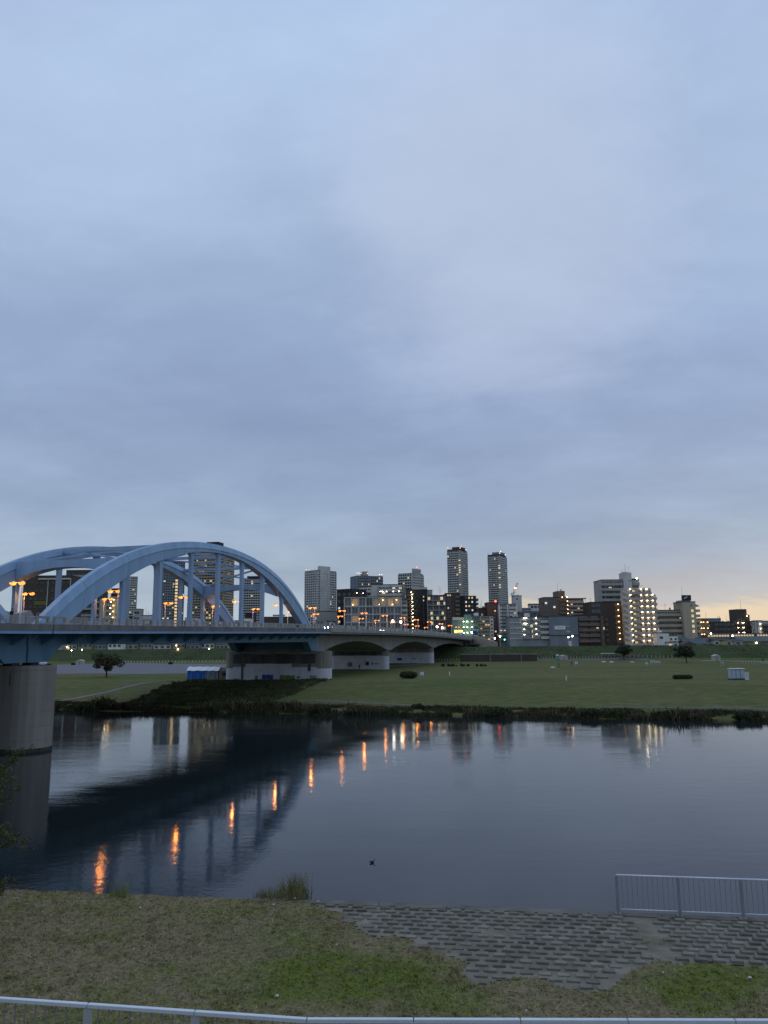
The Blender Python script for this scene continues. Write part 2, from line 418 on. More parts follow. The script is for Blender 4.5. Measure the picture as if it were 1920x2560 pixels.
def water_mat():
    m = bpy.data.materials.new('river_water'); m.use_nodes = True; nt = m.node_tree; N = nt.nodes; L = nt.links
    bs = N['Principled BSDF']; bs.inputs['Base Color'].default_value = (.014, .020, .021, 1); bs.inputs['Roughness'].default_value = .02
    bs.inputs['IOR'].default_value = 1.33; bs.inputs['Specular IOR Level'].default_value = .5
    ge = N.new('ShaderNodeNewGeometry')
    def nz(scale, sx, sy, det, rot=0.):
        mp = N.new('ShaderNodeMapping'); L.new(ge.outputs['Position'], mp.inputs[0]); mp.inputs['Scale'].default_value = (sx, sy, 1)
        mp.inputs['Rotation'].default_value = (0, 0, rot)
        n = N.new('ShaderNodeTexNoise'); L.new(mp.outputs[0], n.inputs['Vector'])
        n.inputs['Scale'].default_value = scale; n.inputs['Detail'].default_value = det; n.inputs['Roughness'].default_value = .6
        return n.outputs['Fac']
    def mth(op, a, b):
        n = N.new('ShaderNodeMath'); n.operation = op
        for i, v in enumerate((a, b)):
            if isinstance(v, (int, float)): n.inputs[i].default_value = v
            else: L.new(v, n.inputs[i])
        return n.outputs[0]
    h = mth('ADD', mth('MULTIPLY', nz(.9, .6, 1, 4, .2), .55), mth('MULTIPLY', nz(3.2, .7, 1, 4, -.25), .28))
    patch = N.new('ShaderNodeMapRange'); L.new(nz(.05, .5, 1.6, 4, .25), patch.inputs[0])
    patch.inputs[1].default_value = .38; patch.inputs[2].default_value = .68; patch.inputs[3].default_value = .35; patch.inputs[4].default_value = 1.9
    bp = N.new('ShaderNodeBump'); bp.inputs['Strength'].default_value = 1; bp.inputs['Distance'].default_value = .015
    L.new(mth('MULTIPLY', h, patch.outputs[0]), bp.inputs['Height']); L.new(bp.outputs[0], bs.inputs['Normal'])
    return m
b = MB(); b.add([(-900, 161.5, 0), (700, -70.5, 0), (700, -30, 0), (-900, 375, 0)], [(0, 1, 2, 3)])
b.build('river_water', water_mat())['kind'] = 'structure'
# gravel lot behind the left pier, dirt paths, concrete strips -----------------
def drape(name, outline_px, m, lift=.02, step=2.0):
    P = [ground(a, c) for a, c in outline_px]
    poly = [(p[0], p[1]) for p in P]
    x0, x1 = min(p[0] for p in poly), max(p[0] for p in poly); y0, y1 = min(p[1] for p in poly), max(p[1] for p in poly)
    bm = bmesh.new(); vs = [bm.verts.new((p[0], p[1], 0)) for p in poly]; bm.faces.new(vs)
    for ax, a0, a1 in ((0, x0, x1), (1, y0, y1)):
        t = a0 + step
        while t < a1:
            co = Vector((t, 0, 0)) if ax == 0 else Vector((0, t, 0)); no = Vector((1, 0, 0)) if ax == 0 else Vector((0, 1, 0))
            bmesh.ops.bisect_plane(bm, geom=bm.verts[:] + bm.edges[:] + bm.faces[:], plane_co=co, plane_no=no); t += step
    bmesh.ops.triangulate(bm, faces=bm.faces[:])
    for v in bm.verts: v.co.z = far_z(v.co.x, v.co.y) + lift
    me = bpy.data.meshes.new(name); bm.normal_update()
    for f in bm.faces:
        if f.normal.z < 0: f.normal_flip()
    bm.to_mesh(me); bm.free(); me.materials.append(m)
    o = link(name, me); o['kind'] = 'structure'
    return o
drape('gravel_lot', [(110, 1685), (330, 1686), (580, 1684), (640, 1681), (640, 1662), (420, 1659), (300, 1658), (110, 1663)], GRAVEL, .05, 4)
def ribbon(name, pts_px, w, m, lift=.05, zf=far_z):
    P = [Vector(ground(a, c, zf)) for a, c in pts_px]; out = []
    for p, q in zip(P[:-1], P[1:]):
        k = max(2, int((q - p).length / 1.5))
        out += [p.lerp(q, i / k) for i in range(k)]
    out.append(P[-1]); b = MB(); ws = w if hasattr(w, '__len__') else (w, w)
    for i, p in enumerate(out):
        d = out[min(i + 1, len(out) - 1)] - out[max(i - 1, 0)]; d.z = 0; d.normalize(); n = Vector((-d.y, d.x, 0))
        ww = ws[0] + (ws[1] - ws[0]) * i / (len(out) - 1)
        ww *= 1 + .35 * noise.noise(Vector((p.x * .35, p.y * .35, 2)))
        for s in (-.5, 0, .5):
            e = p + n * s * ww; b.v.append((e.x, e.y, zf(e.x, e.y) + lift))
    for i in range(len(out) - 1):
        for k in (0, 1): b.f.append((i * 3 + k, i * 3 + k + 1, i * 3 + k + 4, i * 3 + k + 3)); b.m.append(0)
    o = b.build(name, m); o['kind'] = 'structure'
    return o
ribbon('dirt_path', [(100, 1762), (170, 1750), (270, 1730), (340, 1712), (400, 1703), (470, 1697)], (2.2, .6), DIRT, .06)
ribbon('bank_path', [(250, 1766), (420, 1760), (560, 1762), (660, 1757), (780, 1752), (900, 1758), (1100, 1766)], (2.6, 1.6), TOEP, .06)
ribbon('bank_path', [(1500, 1769), (1620, 1769), (1730, 1771), (1800, 1770), (1930, 1774)], (1.6, 2.2), TOEP, .06)
ribbon('levee_toe_path', [(1240, 1652), (1400, 1652), (1560, 1651), (1700, 1651), (1800, 1652), (1960, 1656)], (6, 9), TOEP, .06)
ribbon('under_bridge_path', [(905, 1671), (1010, 1664), (1050, 1660), (1120, 1657)], (7, 5), GRAVEL, .06)
ribbon('pale_kerb_strip', [(1752, 1653), (1800, 1652.6), (1858, 1654)], (1.5, 1.5), WHITE, .09)

# ------------------------------------------------------------------ bridge frame: x along the deck away from the camera, y across to the far side, z up
TH = math.atan(.2919)
BP = (-13.36, 194.07); BRZ = math.pi / 2 - TH
def BW(s, w, z):
    return Vector((BP[0] + s * math.sin(TH) - w * math.cos(TH), BP[1] + s * math.cos(TH) + w * math.sin(TH), z))
SPAN = 100.6
WR = (4.6, 24.5)              # arch rib planes
WT = 29.1
def zd(s):
    z = 15.85 + .0062 * min(0, max(s, -105))
    return z - (8e-5 * (s - 30) ** 2 if s > 30 else 0)
def sweep(prof, ss, zf=zd, mi=0, b=None):
    b = b or MB(); b.rings([[(s, w, zf(s) + z) for w, z in prof] for s in ss], mi); return b
def rect(w0, w1, z0, z1): return [(w0, z0), (w0, z1), (w1, z1), (w1, z0)]
def broot(name, label, cat, group=None): return thing(name, label, cat, (BP[0], BP[1], 0), BRZ, group)

# railing kit, shared meshes
def bars_mesh(L, n, h=.95, m=STEEL):
    b = MB(); b.box(0, L, -.03, .03, h - .06, h); b.box(0, L, -.02, .02, .1, .14)
    for i in range(n):
        x = L * (i + .5) / n; b.box(x - .012, x + .012, -.012, .012, .14, h - .06)
    return b.mesh('railing_bars', m)
def frame_block():
    b = MB(); b.box(0, 2.3, -.14, .14, .72, 1.0); b.box(0, .34, -.14, .14, 0, .72); b.box(1.96, 2.3, -.14, .14, 0, .72); b.box(.34, 1.96, -.14, .14, 0, .16)
    return b.mesh('parapet_block', CONC)
R_BARS, R_BLOCK = bars_mesh(1.5, 13), frame_block()
b = MB(); b.box(0, .85, -.16, .16, 0, 1.02); R_PIL = b.mesh('parapet_pillar', CONC)
b = MB(); b.box(-.07, .07, -.09, .09, 0, 1.05); R_POST = b.mesh('railing_post', STEEL_D)
def railing(root, s0, s1, w):
    P = 9.75; s = s0
    while s < s1 - .5:
        for name, me, ds, ln in (('parapet_block', R_BLOCK, .1, 2.3), ('railing_panel', R_BARS, 2.45, 1.5), ('railing_post', R_POST, 4.02, .1),
                                 ('railing_panel', R_BARS, 4.1, 1.5), ('parapet_pillar', R_PIL, 5.65, .85), ('railing_panel', R_BARS, 6.55, 1.5),
                                 ('railing_post', R_POST, 8.12, .1), ('railing_panel', R_BARS, 8.2, 1.5)):
            if s + ds + ln < s1: link(name, me, root, (s + ds, w, zd(s + ds + ln / 2) + .05))
        s += P

def rib_top(x): return 31.2 - .0046 * x * x - 9e-7 * x ** 4
def rib_bot(x): return 29.6 - .0076 * x * x
def make_arch(off, label, near_only=False):
    root = broot('arch_bridge', label, 'arch bridge', 'blue arch spans of the bridge')
    c = off - SPAN / 2; s0, s1 = off - SPAN + .15, off - .15
    ss = list(np.linspace(s0, s1, 22))
    for w, side in ((0, -1), (WT, 1)):
        e = lambda a, bb: (min(w - side * a, w - side * bb), max(w - side * a, w - side * bb))
        sweep(rect(*e(0, .4), -.72, .05), ss).build('parapet_kerb', CONC_D, root)
        sweep(rect(*e(.06, .42), -1.1, -.72), ss).build('edge_beam', EDGEB, root)
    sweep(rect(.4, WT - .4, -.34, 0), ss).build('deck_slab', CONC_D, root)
    sweep(rect(6.4, 22.7, 0, .012), ss).build('road_surface', ASPH, root)
    for w in WR:
        b = MB(); b.rings([[(s, w - .75, 12.7), (s, w - .75, zd(s) - .34), (s, w + .75, zd(s) - .34), (s, w + .75, 12.7)] for s in ss])
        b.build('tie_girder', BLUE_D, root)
        for q in (0, 1):   # haunch over the pier
            u = (lambda d: s0 + d) if q == 0 else (lambda d: s1 - d)
            b = MB(); pr = [(u(0), 12.7), (u(6.2), 12.7), (u(3.6), 10.55), (u(0), 10.55)]
            n = len(pr); b.v = [(a, w + d, z) for d in (-.85, .85) for a, z in pr]
            b.f = [(0, 1, 2, 3), (7, 6, 5, 4)] + [(k, k + 4, (k + 1) % 4 + 4, (k + 1) % 4) for k in range(4)]; b.m = [0] * 6
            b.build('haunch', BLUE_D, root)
            box('bearing', u(1.5) - .7, u(1.5) + .7, w - .7, w + .7, 10.22, 10.55, BLACK, root)
    for q in (0, 1):
        u = s0 + .6 if q == 0 else s1 - .6
        box('end_cross_beam', u - .5, u + .5, WR[0] + .85, WR[1] - .85, 10.9, 14.4, BLUE_D, root)
    # cantilever brackets and cross beams
    n = 20; d = (s1 - s0) / n
    def br_mesh(s):
        b = MB(); z = zd(s)
        for t in (-.13, .13): b.v += [(t, .45, z - .36), (t, .45, z - .85), (t, WR[0] - .75, z - 2.5), (t, WR[0] - .75, z - .36)]
        b.f = [(0, 1, 2, 3), (7, 6, 5, 4)] + [(k, k + 4, (k + 1) % 4 + 4, (k + 1) % 4) for k in range(4)]; b.m = [0] * 6
        b.box(-.28, .28, .5, .52, z - .9, z - .84)
        return b
    for i in range(n):
        s = s0 + d * (i + .5)
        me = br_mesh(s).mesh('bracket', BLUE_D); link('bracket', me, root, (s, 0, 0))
        o = link('bracket', me, root, (s, WT, 0)); o.rotation_euler = (0, 0, math.pi)
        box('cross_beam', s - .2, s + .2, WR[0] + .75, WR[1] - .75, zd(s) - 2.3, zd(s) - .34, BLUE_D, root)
    # ribs in segments with shadow joints
    nseg = 10; X = np.linspace(-SPAN / 2 + .4, SPAN / 2 - .4, nseg * 5 + 1)
    def ring(x, w):
        zt, zb = rib_top(x), rib_bot(x); s = c + x
        sl = -(.0092 * x + 3.6e-6 * x ** 3); nx, nz = -sl / math.hypot(1, sl), 1 / math.hypot(1, sl)
        T = np.array([s, zt]); N = np.array([nx, nz]); Lg = T - N * 1.05
        G = Lg - N * .07
        P = []
        slope_b = -.0152 * x
        B_ = np.array([s, zb])
        for yy, pt in ((-.45, T), (.45, T), (.80, Lg), (.86, Lg - N * .02), (.86, G), (.74, G - N * .01), (.74, B_), (-.74, B_), (-.74, G - N * .01), (-.86, G), (-.86, Lg - N * .02), (-.80, Lg)):
            P.append((pt[0], w + yy, max(pt[1], 12.8)))
        return P
    for w in WR:
        for k in range(nseg):
            xs_ = X[k * 5:k * 5 + 6].copy(); xs_[0] += .03; xs_[-1] -= .03
            b = MB(); b.rings([ring(x, w) for x in xs_]); b.build('rib_segment', BLUE, root)
        # hangers
        for k in range(-3, 4):
            x = k * 9.95; s = c + x; zt = rib_bot(x) + .3; zb = zd(s) - .3
            b = MB(); dd = .5
            rr = [(zb, .39), (zt - 2.3, .39), (zt - 1.2, .48), (zt - .5, .75), (zt + .35, 1.05)]
            b.rings([[(s - q, w - .30, z), (s + q, w - .30, z), (s + q, w + .30, z), (s - q, w + .30, z)] for z, q in rr])
            b.build('hanger', BLUE, root)
    # bracing between the ribs
    def midz(x, f=.5): return rib_top(x) * (1 - f) + rib_bot(x) * f
    nodes = [k * 9.95 for k in (-3, -2, -1, 0, 1, 2, 3)]
    for x in nodes:
        if abs(x) > 29:
            b = MB(); rr = []
            zt = rib_top(x) - .55
            for f in np.linspace(0, 1, 11):
                w = WR[0] + .8 + (WR[1] - WR[0] - 1.6) * f; hh = 1.15 + 1.75 * abs(2 * f - 1) ** 2.2
                rr.append([(c + x - 1.1, w, zt - hh), (c + x - 1.1, w, zt), (c + x + 1.1, w, zt), (c + x + 1.1, w, zt - hh)])
            b.rings(rr); b.build('portal_beam', BLUE, root)
        else:
            z = rib_top(x) - .5; box('cross_strut', c + x - .32, c + x + .32, WR[0] + .8, WR[1] - .8, z - .3, z + .25, BLUE, root)
    for x0, x1 in zip(nodes[:-1], nodes[1:]):
        m = (x0 + x1) / 2; wm = (WR[0] + WR[1]) / 2
        z0, z1, zm = rib_top(x0) - .75, rib_top(x1) - .75, rib_top(m) - .6
        for wa in WR:
            sg = 1 if wa == WR[0] else -1
            for xe, ze in ((x0, z0), (x1, z1)):
                b = MB(); b.bar((c + xe, wa + sg * .8, ze), (c + m, wm - sg * .2, zm), .32, .32); b.build('brace', BLUE, root)
    railing(root, s0, s1, .3)
    if not near_only: railing(root, s0, s1, WT - .3)
    return root
make_arch(0, 'pale blue steel arch span with hangers, landing on the pier on the grass')
make_arch(-SPAN, 'next blue steel arch span, only its foot showing at the left edge', True)
# concrete saddle between the feet of two arch spans
b = MB(); pr = [(-SPAN - 4.6, zd(-SPAN) + .05), (-SPAN + 4.6, zd(-SPAN) + .05), (-SPAN + 2.6, 17.2), (-SPAN + .3, 16.75), (-SPAN - .3, 16.75), (-SPAN - 2.6, 17.2)]
n = len(pr)
for w in (WR[0] + 1.3, WR[0] + 2.3):
    b.v += [(a, w, z) for a, z in pr]
b.f = [tuple(range(n)), tuple(range(2 * n - 1, n - 1, -1))] + [(k, k + n, (k + 1) % n + n, (k + 1) % n) for k in range(n)]; b.m = [0] * len(b.f)
o = b.build('barrier_wall', CONC, None); o.location = (BP[0], BP[1], 0); o.rotation_euler = (0, 0, BRZ)
tag(o, 'grey concrete barrier wall in the dip between the two blue arches', 'barrier')

# concrete approach viaduct ------------------------------------------------
VP = [0.3, 66.9, 134.4, 201.5]
va = broot('concrete_viaduct', 'grey concrete approach viaduct with shallow arched soffits crossing the grass', 'viaduct')
ss = list(np.linspace(VP[0], VP[3], 40))
sweep([(0, -.78), (0, .05), (.4, .05), (.4, -.78)], ss).build('parapet_kerb', CONC, va)
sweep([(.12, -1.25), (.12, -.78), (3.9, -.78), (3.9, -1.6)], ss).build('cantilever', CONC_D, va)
sweep([(WT - .4, -.78), (WT - .4, .05), (WT, .05), (WT, -.78)], ss).build('parapet_kerb', CONC, va)
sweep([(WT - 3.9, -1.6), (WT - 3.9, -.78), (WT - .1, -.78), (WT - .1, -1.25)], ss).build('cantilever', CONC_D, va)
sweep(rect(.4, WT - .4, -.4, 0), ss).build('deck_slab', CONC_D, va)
sweep(rect(6.4, 22.7, 0, .012), ss).build('road_surface', ASPH, va)
for a, e in zip(VP[:-1], VP[1:]):
    b = MB(); rr = []
    for s in np.linspace(a + .02, e - .02, 33):
        x = (s - (a + e) / 2) / ((e - a) / 2 - 2.5); crown = zd((a + e) / 2) - 3.1
        zb = max(9.75, crown - (crown - 9.75) * min(1, abs(x)) ** 2.1) if abs(x) < 1 else 9.75
        rr.append([(s, 4.2, zb), (s, 4.2, zd(s) - .42), (s, 24.9, zd(s) - .42), (s, 24.9, zb)])
    b.rings(rr); b.build('arched_span', CONC, va)
railing(va, VP[0], VP[3] + 6, .3)
railing(va, VP[0], VP[3], WT - .3)
# abutment and stair platform at the levee
ab = broot('bridge_abutment', 'concrete abutment with pale parapet band where the viaduct meets the levee', 'abutment')
box('abutment_wall', VP[3] + .03, VP[3] + 9, 1.5, WT, 4, 12.4, CONC_D, ab)
box('deck_block', VP[3] + .03, VP[3] + 30, .02, WT, 12.4, 13.2, CONC_D, ab)
box('parapet_band', VP[3] - 1, VP[3] + 11, -9, -8.6, 10.5, 12.6, CONC_L, ab)
box('platform_slab', VP[3] - 1, VP[3] + 11, -8.6, 1.4, 10.4, 10.8, CONC_D, ab)
box('platform_wall', VP[3] - 1, VP[3] + 11, -8.2, -7.8, 6, 10.4, CONC_D, ab)
b = MB(); b.bar((VP[3] + 1, -8.5, 6.8), (VP[3] + 6, -8.5, 10.4), .5, .6); b.build('stair_stringer', CONC, ab)
b = MB(); p, q = at(1180, 1596, 392), at(1242, 1607, 372)
d = Vector((q[0] - p[0], q[1] - p[1], 0)); nrm = Vector((-d.y, d.x, 0)).normalized() * .4
b.v = [(p[0], p[1], 10), (q[0], q[1], 9.3), (q[0], q[1], 11.6), (p[0], p[1], 15.0)]
b.v += [(x + nrm.x, y + nrm.y, z) for x, y, z in b.v]; b.f = [(0, 1, 2, 3), (7, 6, 5, 4)] + [(k, k + 4, (k + 1) % 4 + 4, (k + 1) % 4) for k in range(4)]; b.m = [0] * 6
tag(b.build('ramp_wall', mat('tan_concrete', (.36, .33, .25), .9, .15, .5)), 'tan sloping ramp wall running down from the end of the viaduct', 'wall')

# piers -------------------------------------------------------------------------
MURAL_B = mat('mural_blue', (.03, .07, .28), .8, .3, 2); MURAL_G = mat('mural_yellowgreen', (.16, .19, .05), .8, .4, 2)
SPRAY = mat('spray_black', (.03, .03, .035), .8, .3, 3); PATCH = mat('cover_paint', (.56, .56, .58), .85, .14, .5)
def capsule(b, w0, w1, r, z0, z1, s, taper=.0, n=10, mi=0):
    rings = []
    for z, k in ((z0, 1 + taper), (z1, 1)):
        R = []
        for i in range(n + 1): t = math.pi * i / n; R.append((s + r * k * math.cos(t), w1 - r + r * k * math.sin(t), z))
        for i in range(n + 1): t = math.pi + math.pi * i / n; R.append((s + r * k * math.cos(t), w0 + r + r * k * math.sin(t), z))
        rings.append(R)
    b.rings(rings, mi)
def pier(s, w0, w1, r, z0, z1, label, lifts, cap_h=.5, painted=0):
    root = broot('bridge_pier', label, 'bridge pier', 'concrete piers under the bridge')
    zz = list(np.linspace(z0, z1 - cap_h, lifts + 1))
    for i, (a, e) in enumerate(zip(zz[:-1], zz[1:])):
        b = MB(); capsule(b, w0, w1, r, a + .012, e - .012, s); b.build('pour_lift', PATCH if i < painted else PIERC, root)
    b = MB(); capsule(b, w0 + .05, w1 - .05, r - .03, z0, z1 - cap_h - .02, s); b.build('core', CONC_D, root)
    b = MB(); capsule(b, w0 - .02, w1 + .02, r + .03, z1 - cap_h, z1, s); b.build('pier_cap', PIERC, root)
    return root
p1 = pier(-SPAN, 0, 28.5, 2.9, -.3, 10.2, 'stained concrete pier standing in the water at the left edge', 6)
p2 = pier(0, 0, 28.5, 2.6, 2.6, 10.4, 'wide graffitied concrete pier at the end of the blue arch', 4, .5, 2)
p3 = pier(VP[1], 4.3, 24.8, 1.8, 2.8, 9.7, 'pale graffitied pier under the first and second viaduct arches', 4, .3, 3)
p4 = pier(VP[2], 4.3, 24.8, 1.8, 2.8, 9.7, 'pale graffitied pier nearest the levee under the viaduct', 4, .3, 3)
b = MB(); capsule(b, -.03, 28.53, 2.93, -.3, .42, -SPAN); b.build('tide_stain', mat('algae_stain', (.05, .05, .04), .8, .4, 1.5), p1)
# dark rain streaks on the water pier, as stained flat marks
def streak(root, r, s, w0, w1, z0, z1, m, ragged=.0, name='stain_shade'):
    b = MB(); n = 7
    top = [(s - r - .02, w0 + (w1 - w0) * i / n, z1 - ragged * abs(math.sin(i * 2.1))) for i in range(n + 1)]
    bot = [(s - r - .02, w0 + (w1 - w0) * i / n, z0 + ragged * abs(math.sin(i * 1.7 + 1))) for i in range(n + 1)]
    b.v = bot + top; b.f = [(i + 1, i, i + n + 1, i + n + 2) for i in range(n)]; b.m = [0] * n
    bk = [(x + .012, y, z) for x, y, z in b.v]; o = len(b.v); b.v += bk
    b.f += [(i + o, i + 1 + o, i + n + 2 + o, i + n + 1 + o) for i in range(n)]; b.m += [0] * n
    return b.build(name, m, root)
SOOT_SHADE = mat('soot_and_shade', (.13, .125, .118), .95, .3, .9, 0, .2, .1, (.045, .045, .046))
for w, e, z in ((8.2, 8.7, 5.2), (5.3, 6.2, 3.8), (6.5, 6.9, 6.2), (3.4, 3.6, 7.5)): streak(p1, 2.9, -SPAN, w, e, z, 9.7, SOOT_SHADE, .8)
streak(p2, 2.6, 0, 2.8, 25.6, 2.7, 6.6, PATCH, .05, 'cover_paint_patch')
streak(p2, 2.63, 0, 9.5, 22, 6.5, 7.4, PATCH, .05, 'cover_paint_patch')
streak(p2, 2.6, 0, 3.2, 25.6, 7.3, 9.86, SOOT_SHADE, .22); streak(p2, 2.66, 0, 4.4, 5.2, 5.4, 9.6, SOOT_SHADE, .4); streak(p2, 2.68, 0, 22.6, 23.2, 2.8, 9.6, SOOT_SHADE, .1)  # broad upper band paints in the deck's shade together with soot
for w0, w1, z0, z1, m, nm in ((14.4, 17.4, 3.5, 4.8, MURAL_B, 'painted_mural'), (8.6, 12.6, 3.5, 4.7, MURAL_G, 'painted_mural'), (7.2, 8.0, 3.9, 4.4, SPRAY, 'graffiti'), (18.6, 19.3, 3.4, 4.6, CONC_D, 'graffiti')):
    streak(p2, 2.72, 0, w0, w1, z0, z1, m, .18, nm)
def scrawl(root, r, s, w0, w1, z, h, name='graffiti'):
    b = MB(); n = 14; pts = [(s - r - .04, w0 + (w1 - w0) * i / n, z + h * (.5 + .5 * math.sin(i * 2.3) * math.cos(i * .9))) for i in range(n + 1)]
    for p, q in zip(pts[:-1], pts[1:]): b.bar(p, q, .02, .13)
    return b.build(name, SPRAY, root)
scrawl(p2, 2.68, 0, 23.6, 25.4, 3.0, .9); scrawl(p2, 2.68, 0, 3.0, 4.6, 3.9, .8)
streak(p3, 1.8, VP[1], 6.2, 22.9, 3.0, 7.9, PATCH, .05, 'cover_paint_patch')
streak(p3, 1.8, VP[1], 6.2, 22.9, 8.0, 9.36, SOOT_SHADE, .12)
for w, e, z, t in ((10.7, 11.9, 4.6, 6.1), (9.2, 9.9, 4.8, 5.7)): streak(p3, 1.86, VP[1], w, e, z, t, SPRAY, .35, 'graffiti')
streak(p3, 1.86, VP[1], 16.5, 18.2, 4.2, 5.9, CONC_D, .2, 'graffiti'); scrawl(p3, 1.86, VP[1], 7.5, 8.6, 5.0, .6)
streak(p4, 1.8, VP[2], 6.2, 22.9, 3.0, 7.7, PATCH, .05, 'cover_paint_patch'); streak(p4, 1.86, VP[2], 17.5, 19.6, 4.4, 5.7, MURAL_B, .2, 'painted_mural')
scrawl(p4, 1.86, VP[2], 11.5, 13.2, 4.8, .9)

# street lamps -----------------------------------------------------------------
def lamp_kit():
    b = MB(); b.tube([(0, 0, 0), (0, 0, .25), (0, 0, 5.5)], [.17, .10, .065], 8); pole = b.mesh('pole', STEEL, True)
    b = MB(); b.tube([(0, -.12, 5.45), (0, .7, 5.55), (0, 1.5, 5.55)], .05, 6); arm = b.mesh('arm', STEEL)
    b = MB(); b.rings([[(x * .45 * k, y * .22 * k, z) for x, y in ((-.7, -1), (.7, -1), (1, 0), (.7, 1), (-.7, 1), (-1, 0))] for z, k in ((.02, 1), (.14, .9), (.2, .45))]); head = b.mesh('lamp_head', STEEL_D)
    b = MB(); b.ball((0, 0, -.06), .46, 10, 6, 0, (1, .8, .55)); glass = b.mesh('lamp_glass', LAMP_O, True)
    return pole, arm, head, glass
POLE, ARM, HEAD, GLASSB = lamp_kit()
pl = bpy.data.lights.new('sodium_lamp', 'POINT'); pl.color = (1, .33, .05); pl.energy = 150; pl.shadow_soft_size = .18
STN = [-100, -79.5, -59, -38.3, -17.9, 3.6, 26.5, 47, 70, 93.3, 113.8, 137, 159.5, 180.3, 198.6]
def bridge_lamp(s, near, label):
    w = 5.8 if near else WT - 5.8; p = BW(s, w, zd(s))
    r = thing('street_lamp', label, 'street lamp', p, BRZ + (0 if near else math.pi), 'twin sodium street lamps on the bridge')
    link('pole', POLE, r); link('arm', ARM, r)
    for y in (.02, 1.45):
        h = link('lamp_head', HEAD, r, (0, y, 5.5)); link('lamp_glass', GLASSB, h)
    l = bpy.data.objects.new('lamp_light', pl); COL.objects.link(l); l.parent = r; l.location = (0, .8, 5.05)
for i, s in enumerate(STN):
    for near in (True, False):
        side = 'near-side' if near else 'far-side'
        if i < 5: lb = ('%s twin sodium street lamp within the blue arch span, %s along from the left' % (side, ORD[i]))
        else: lb = ('%s twin sodium street lamp on the viaduct, %s one after the arch foot' % (side, ORD[i - 5]))
        bridge_lamp(s, near, lb)
# white globe lamps along the far end of the viaduct
def globe_lamp(px, py, w, label, h=2.6):
    lo, hi = -20., 215.
    for _ in range(40):
        m = (lo + hi) / 2; P = BW(m, w, 0)
        d = np.array(P) - EYE; d[2] = 3; X = 960 + F * (d @ RGT) / (d @ FWD)
        lo, hi = (m, hi) if X < px else (lo, m)
    P = BW(lo, w, zd(lo)); z = at(px, py, P[1])[2]
    r = thing('globe_lamp', label, 'globe lamp', P, BRZ, 'white globe lamps on the viaduct')
    b = MB(); b.tube([(0, 0, 0), (0, 0, z - P[2] - .25)], [.07, .05], 6); b.build('pole', STEEL, r)
    b = MB(); b.ball((0, 0, z - P[2]), .36, 10, 7); b.build('globe', LAMP_W, r, True)
    b = MB(); b.tube([(0, 0, z - P[2] - .45), (0, 0, z - P[2] - .27)], [.1, .16], 8); b.build('collar', STEEL_D, r)
for px, py, lb in ((982, 1553, 'white globe lamp on the viaduct, left of a close pair before the grid-fronted block'),
                   (1002, 1555, 'white globe lamp on the viaduct, right of a close pair before the grid-fronted block'),
                   (1093, 1567, 'white globe lamp on a slim pole before the dark balcony block'),
                   (1106, 1569, 'white globe lamp beside a sodium lamp, right of the slim-pole globe'),
                   (1179, 1581, 'white globe lamp at the end of the viaduct by the blue hoarding')):
    globe_lamp(px, py, 1.2, lb)

# ------------------------------------------------------------------ buildings
def bm_(name, c, a=.16): return mat('wall_' + name, tuple(q * (1.25 if max(c) > .1 else 1) for q in (c[0] * 1.02, c[1] * .97, c[2] * .86)), .85, a, .25, 0, .3)
BROWN = bm_('brown_tile', (.13, .10, .085)); DBROWN = bm_('dark_brown', (.075, .062, .055)); BLACKW = bm_('black_tile', (.035, .037, .042))
GREY = bm_('grey', (.27, .275, .285)); LGREY = bm_('pale_grey', (.43, .44, .45)); WHITEW = bm_('white_render', (.60, .60, .60)); BEIGE = bm_('beige', (.34, .31, .25))
TAN = bm_('tan', (.26, .22, .17)); TEAL = bm_('teal', (.13, .25, .22)); RED = bm_('red_brown', (.15, .075, .06)); SLATE = bm_('slate_blue', (.14, .17, .21))
BGREY = bm_('blue_grey', (.20, .225, .26)); PINK = bm_('pinkish_tile', (.36, .315, .30)); DGLASS = mat('curtain_glass', (.035, .042, .045), .15, .4, .15, 0, 1, .5)
ROOFD = mat('roof_dark', (.06, .06, .065), .8, .2, .4); ROOFT = mat('roof_teal', (.075, .13, .15), .7, .2, .6); ROOFR = mat('roof_brown', (.12, .085, .07), .8, .2, .6)
CITY_Z = 5.5
_WM = {}
def win_mesh(kind, fr):
    k = (kind.name, fr.name)
    if k not in _WM:
        b = MB(); t = .07
        b.box(-.5, -.5 + t, -.10, 0, 0, 1); b.box(.5 - t, .5, -.10, 0, 0, 1); b.box(-.5 + t, .5 - t, -.10, 0, 0, t); b.box(-.5 + t, .5 - t, -.10, 0, 1 - t, 1)
        b.box(-.03, .03, -.08, 0, t, 1 - t); b.box(-.5 + t, -.03, -.04, -.005, t, 1 - t, 1); b.box(.03, .5 - t, -.04, -.005, t, 1 - t, 1)
        _WM[k] = b.mesh('window', [fr, kind])
    return _WM[k]
b = MB(); b.box(-.5, .5, -.5, .5, -.5, .5)
_LM = {}
def lampm(m):
    if m.name not in _LM:
        q = MB(); q.box(-.24, .24, -.24, .0, -.14, 0); _LM[m.name] = q.mesh('corridor_lamp', m)
    return _LM[m.name]

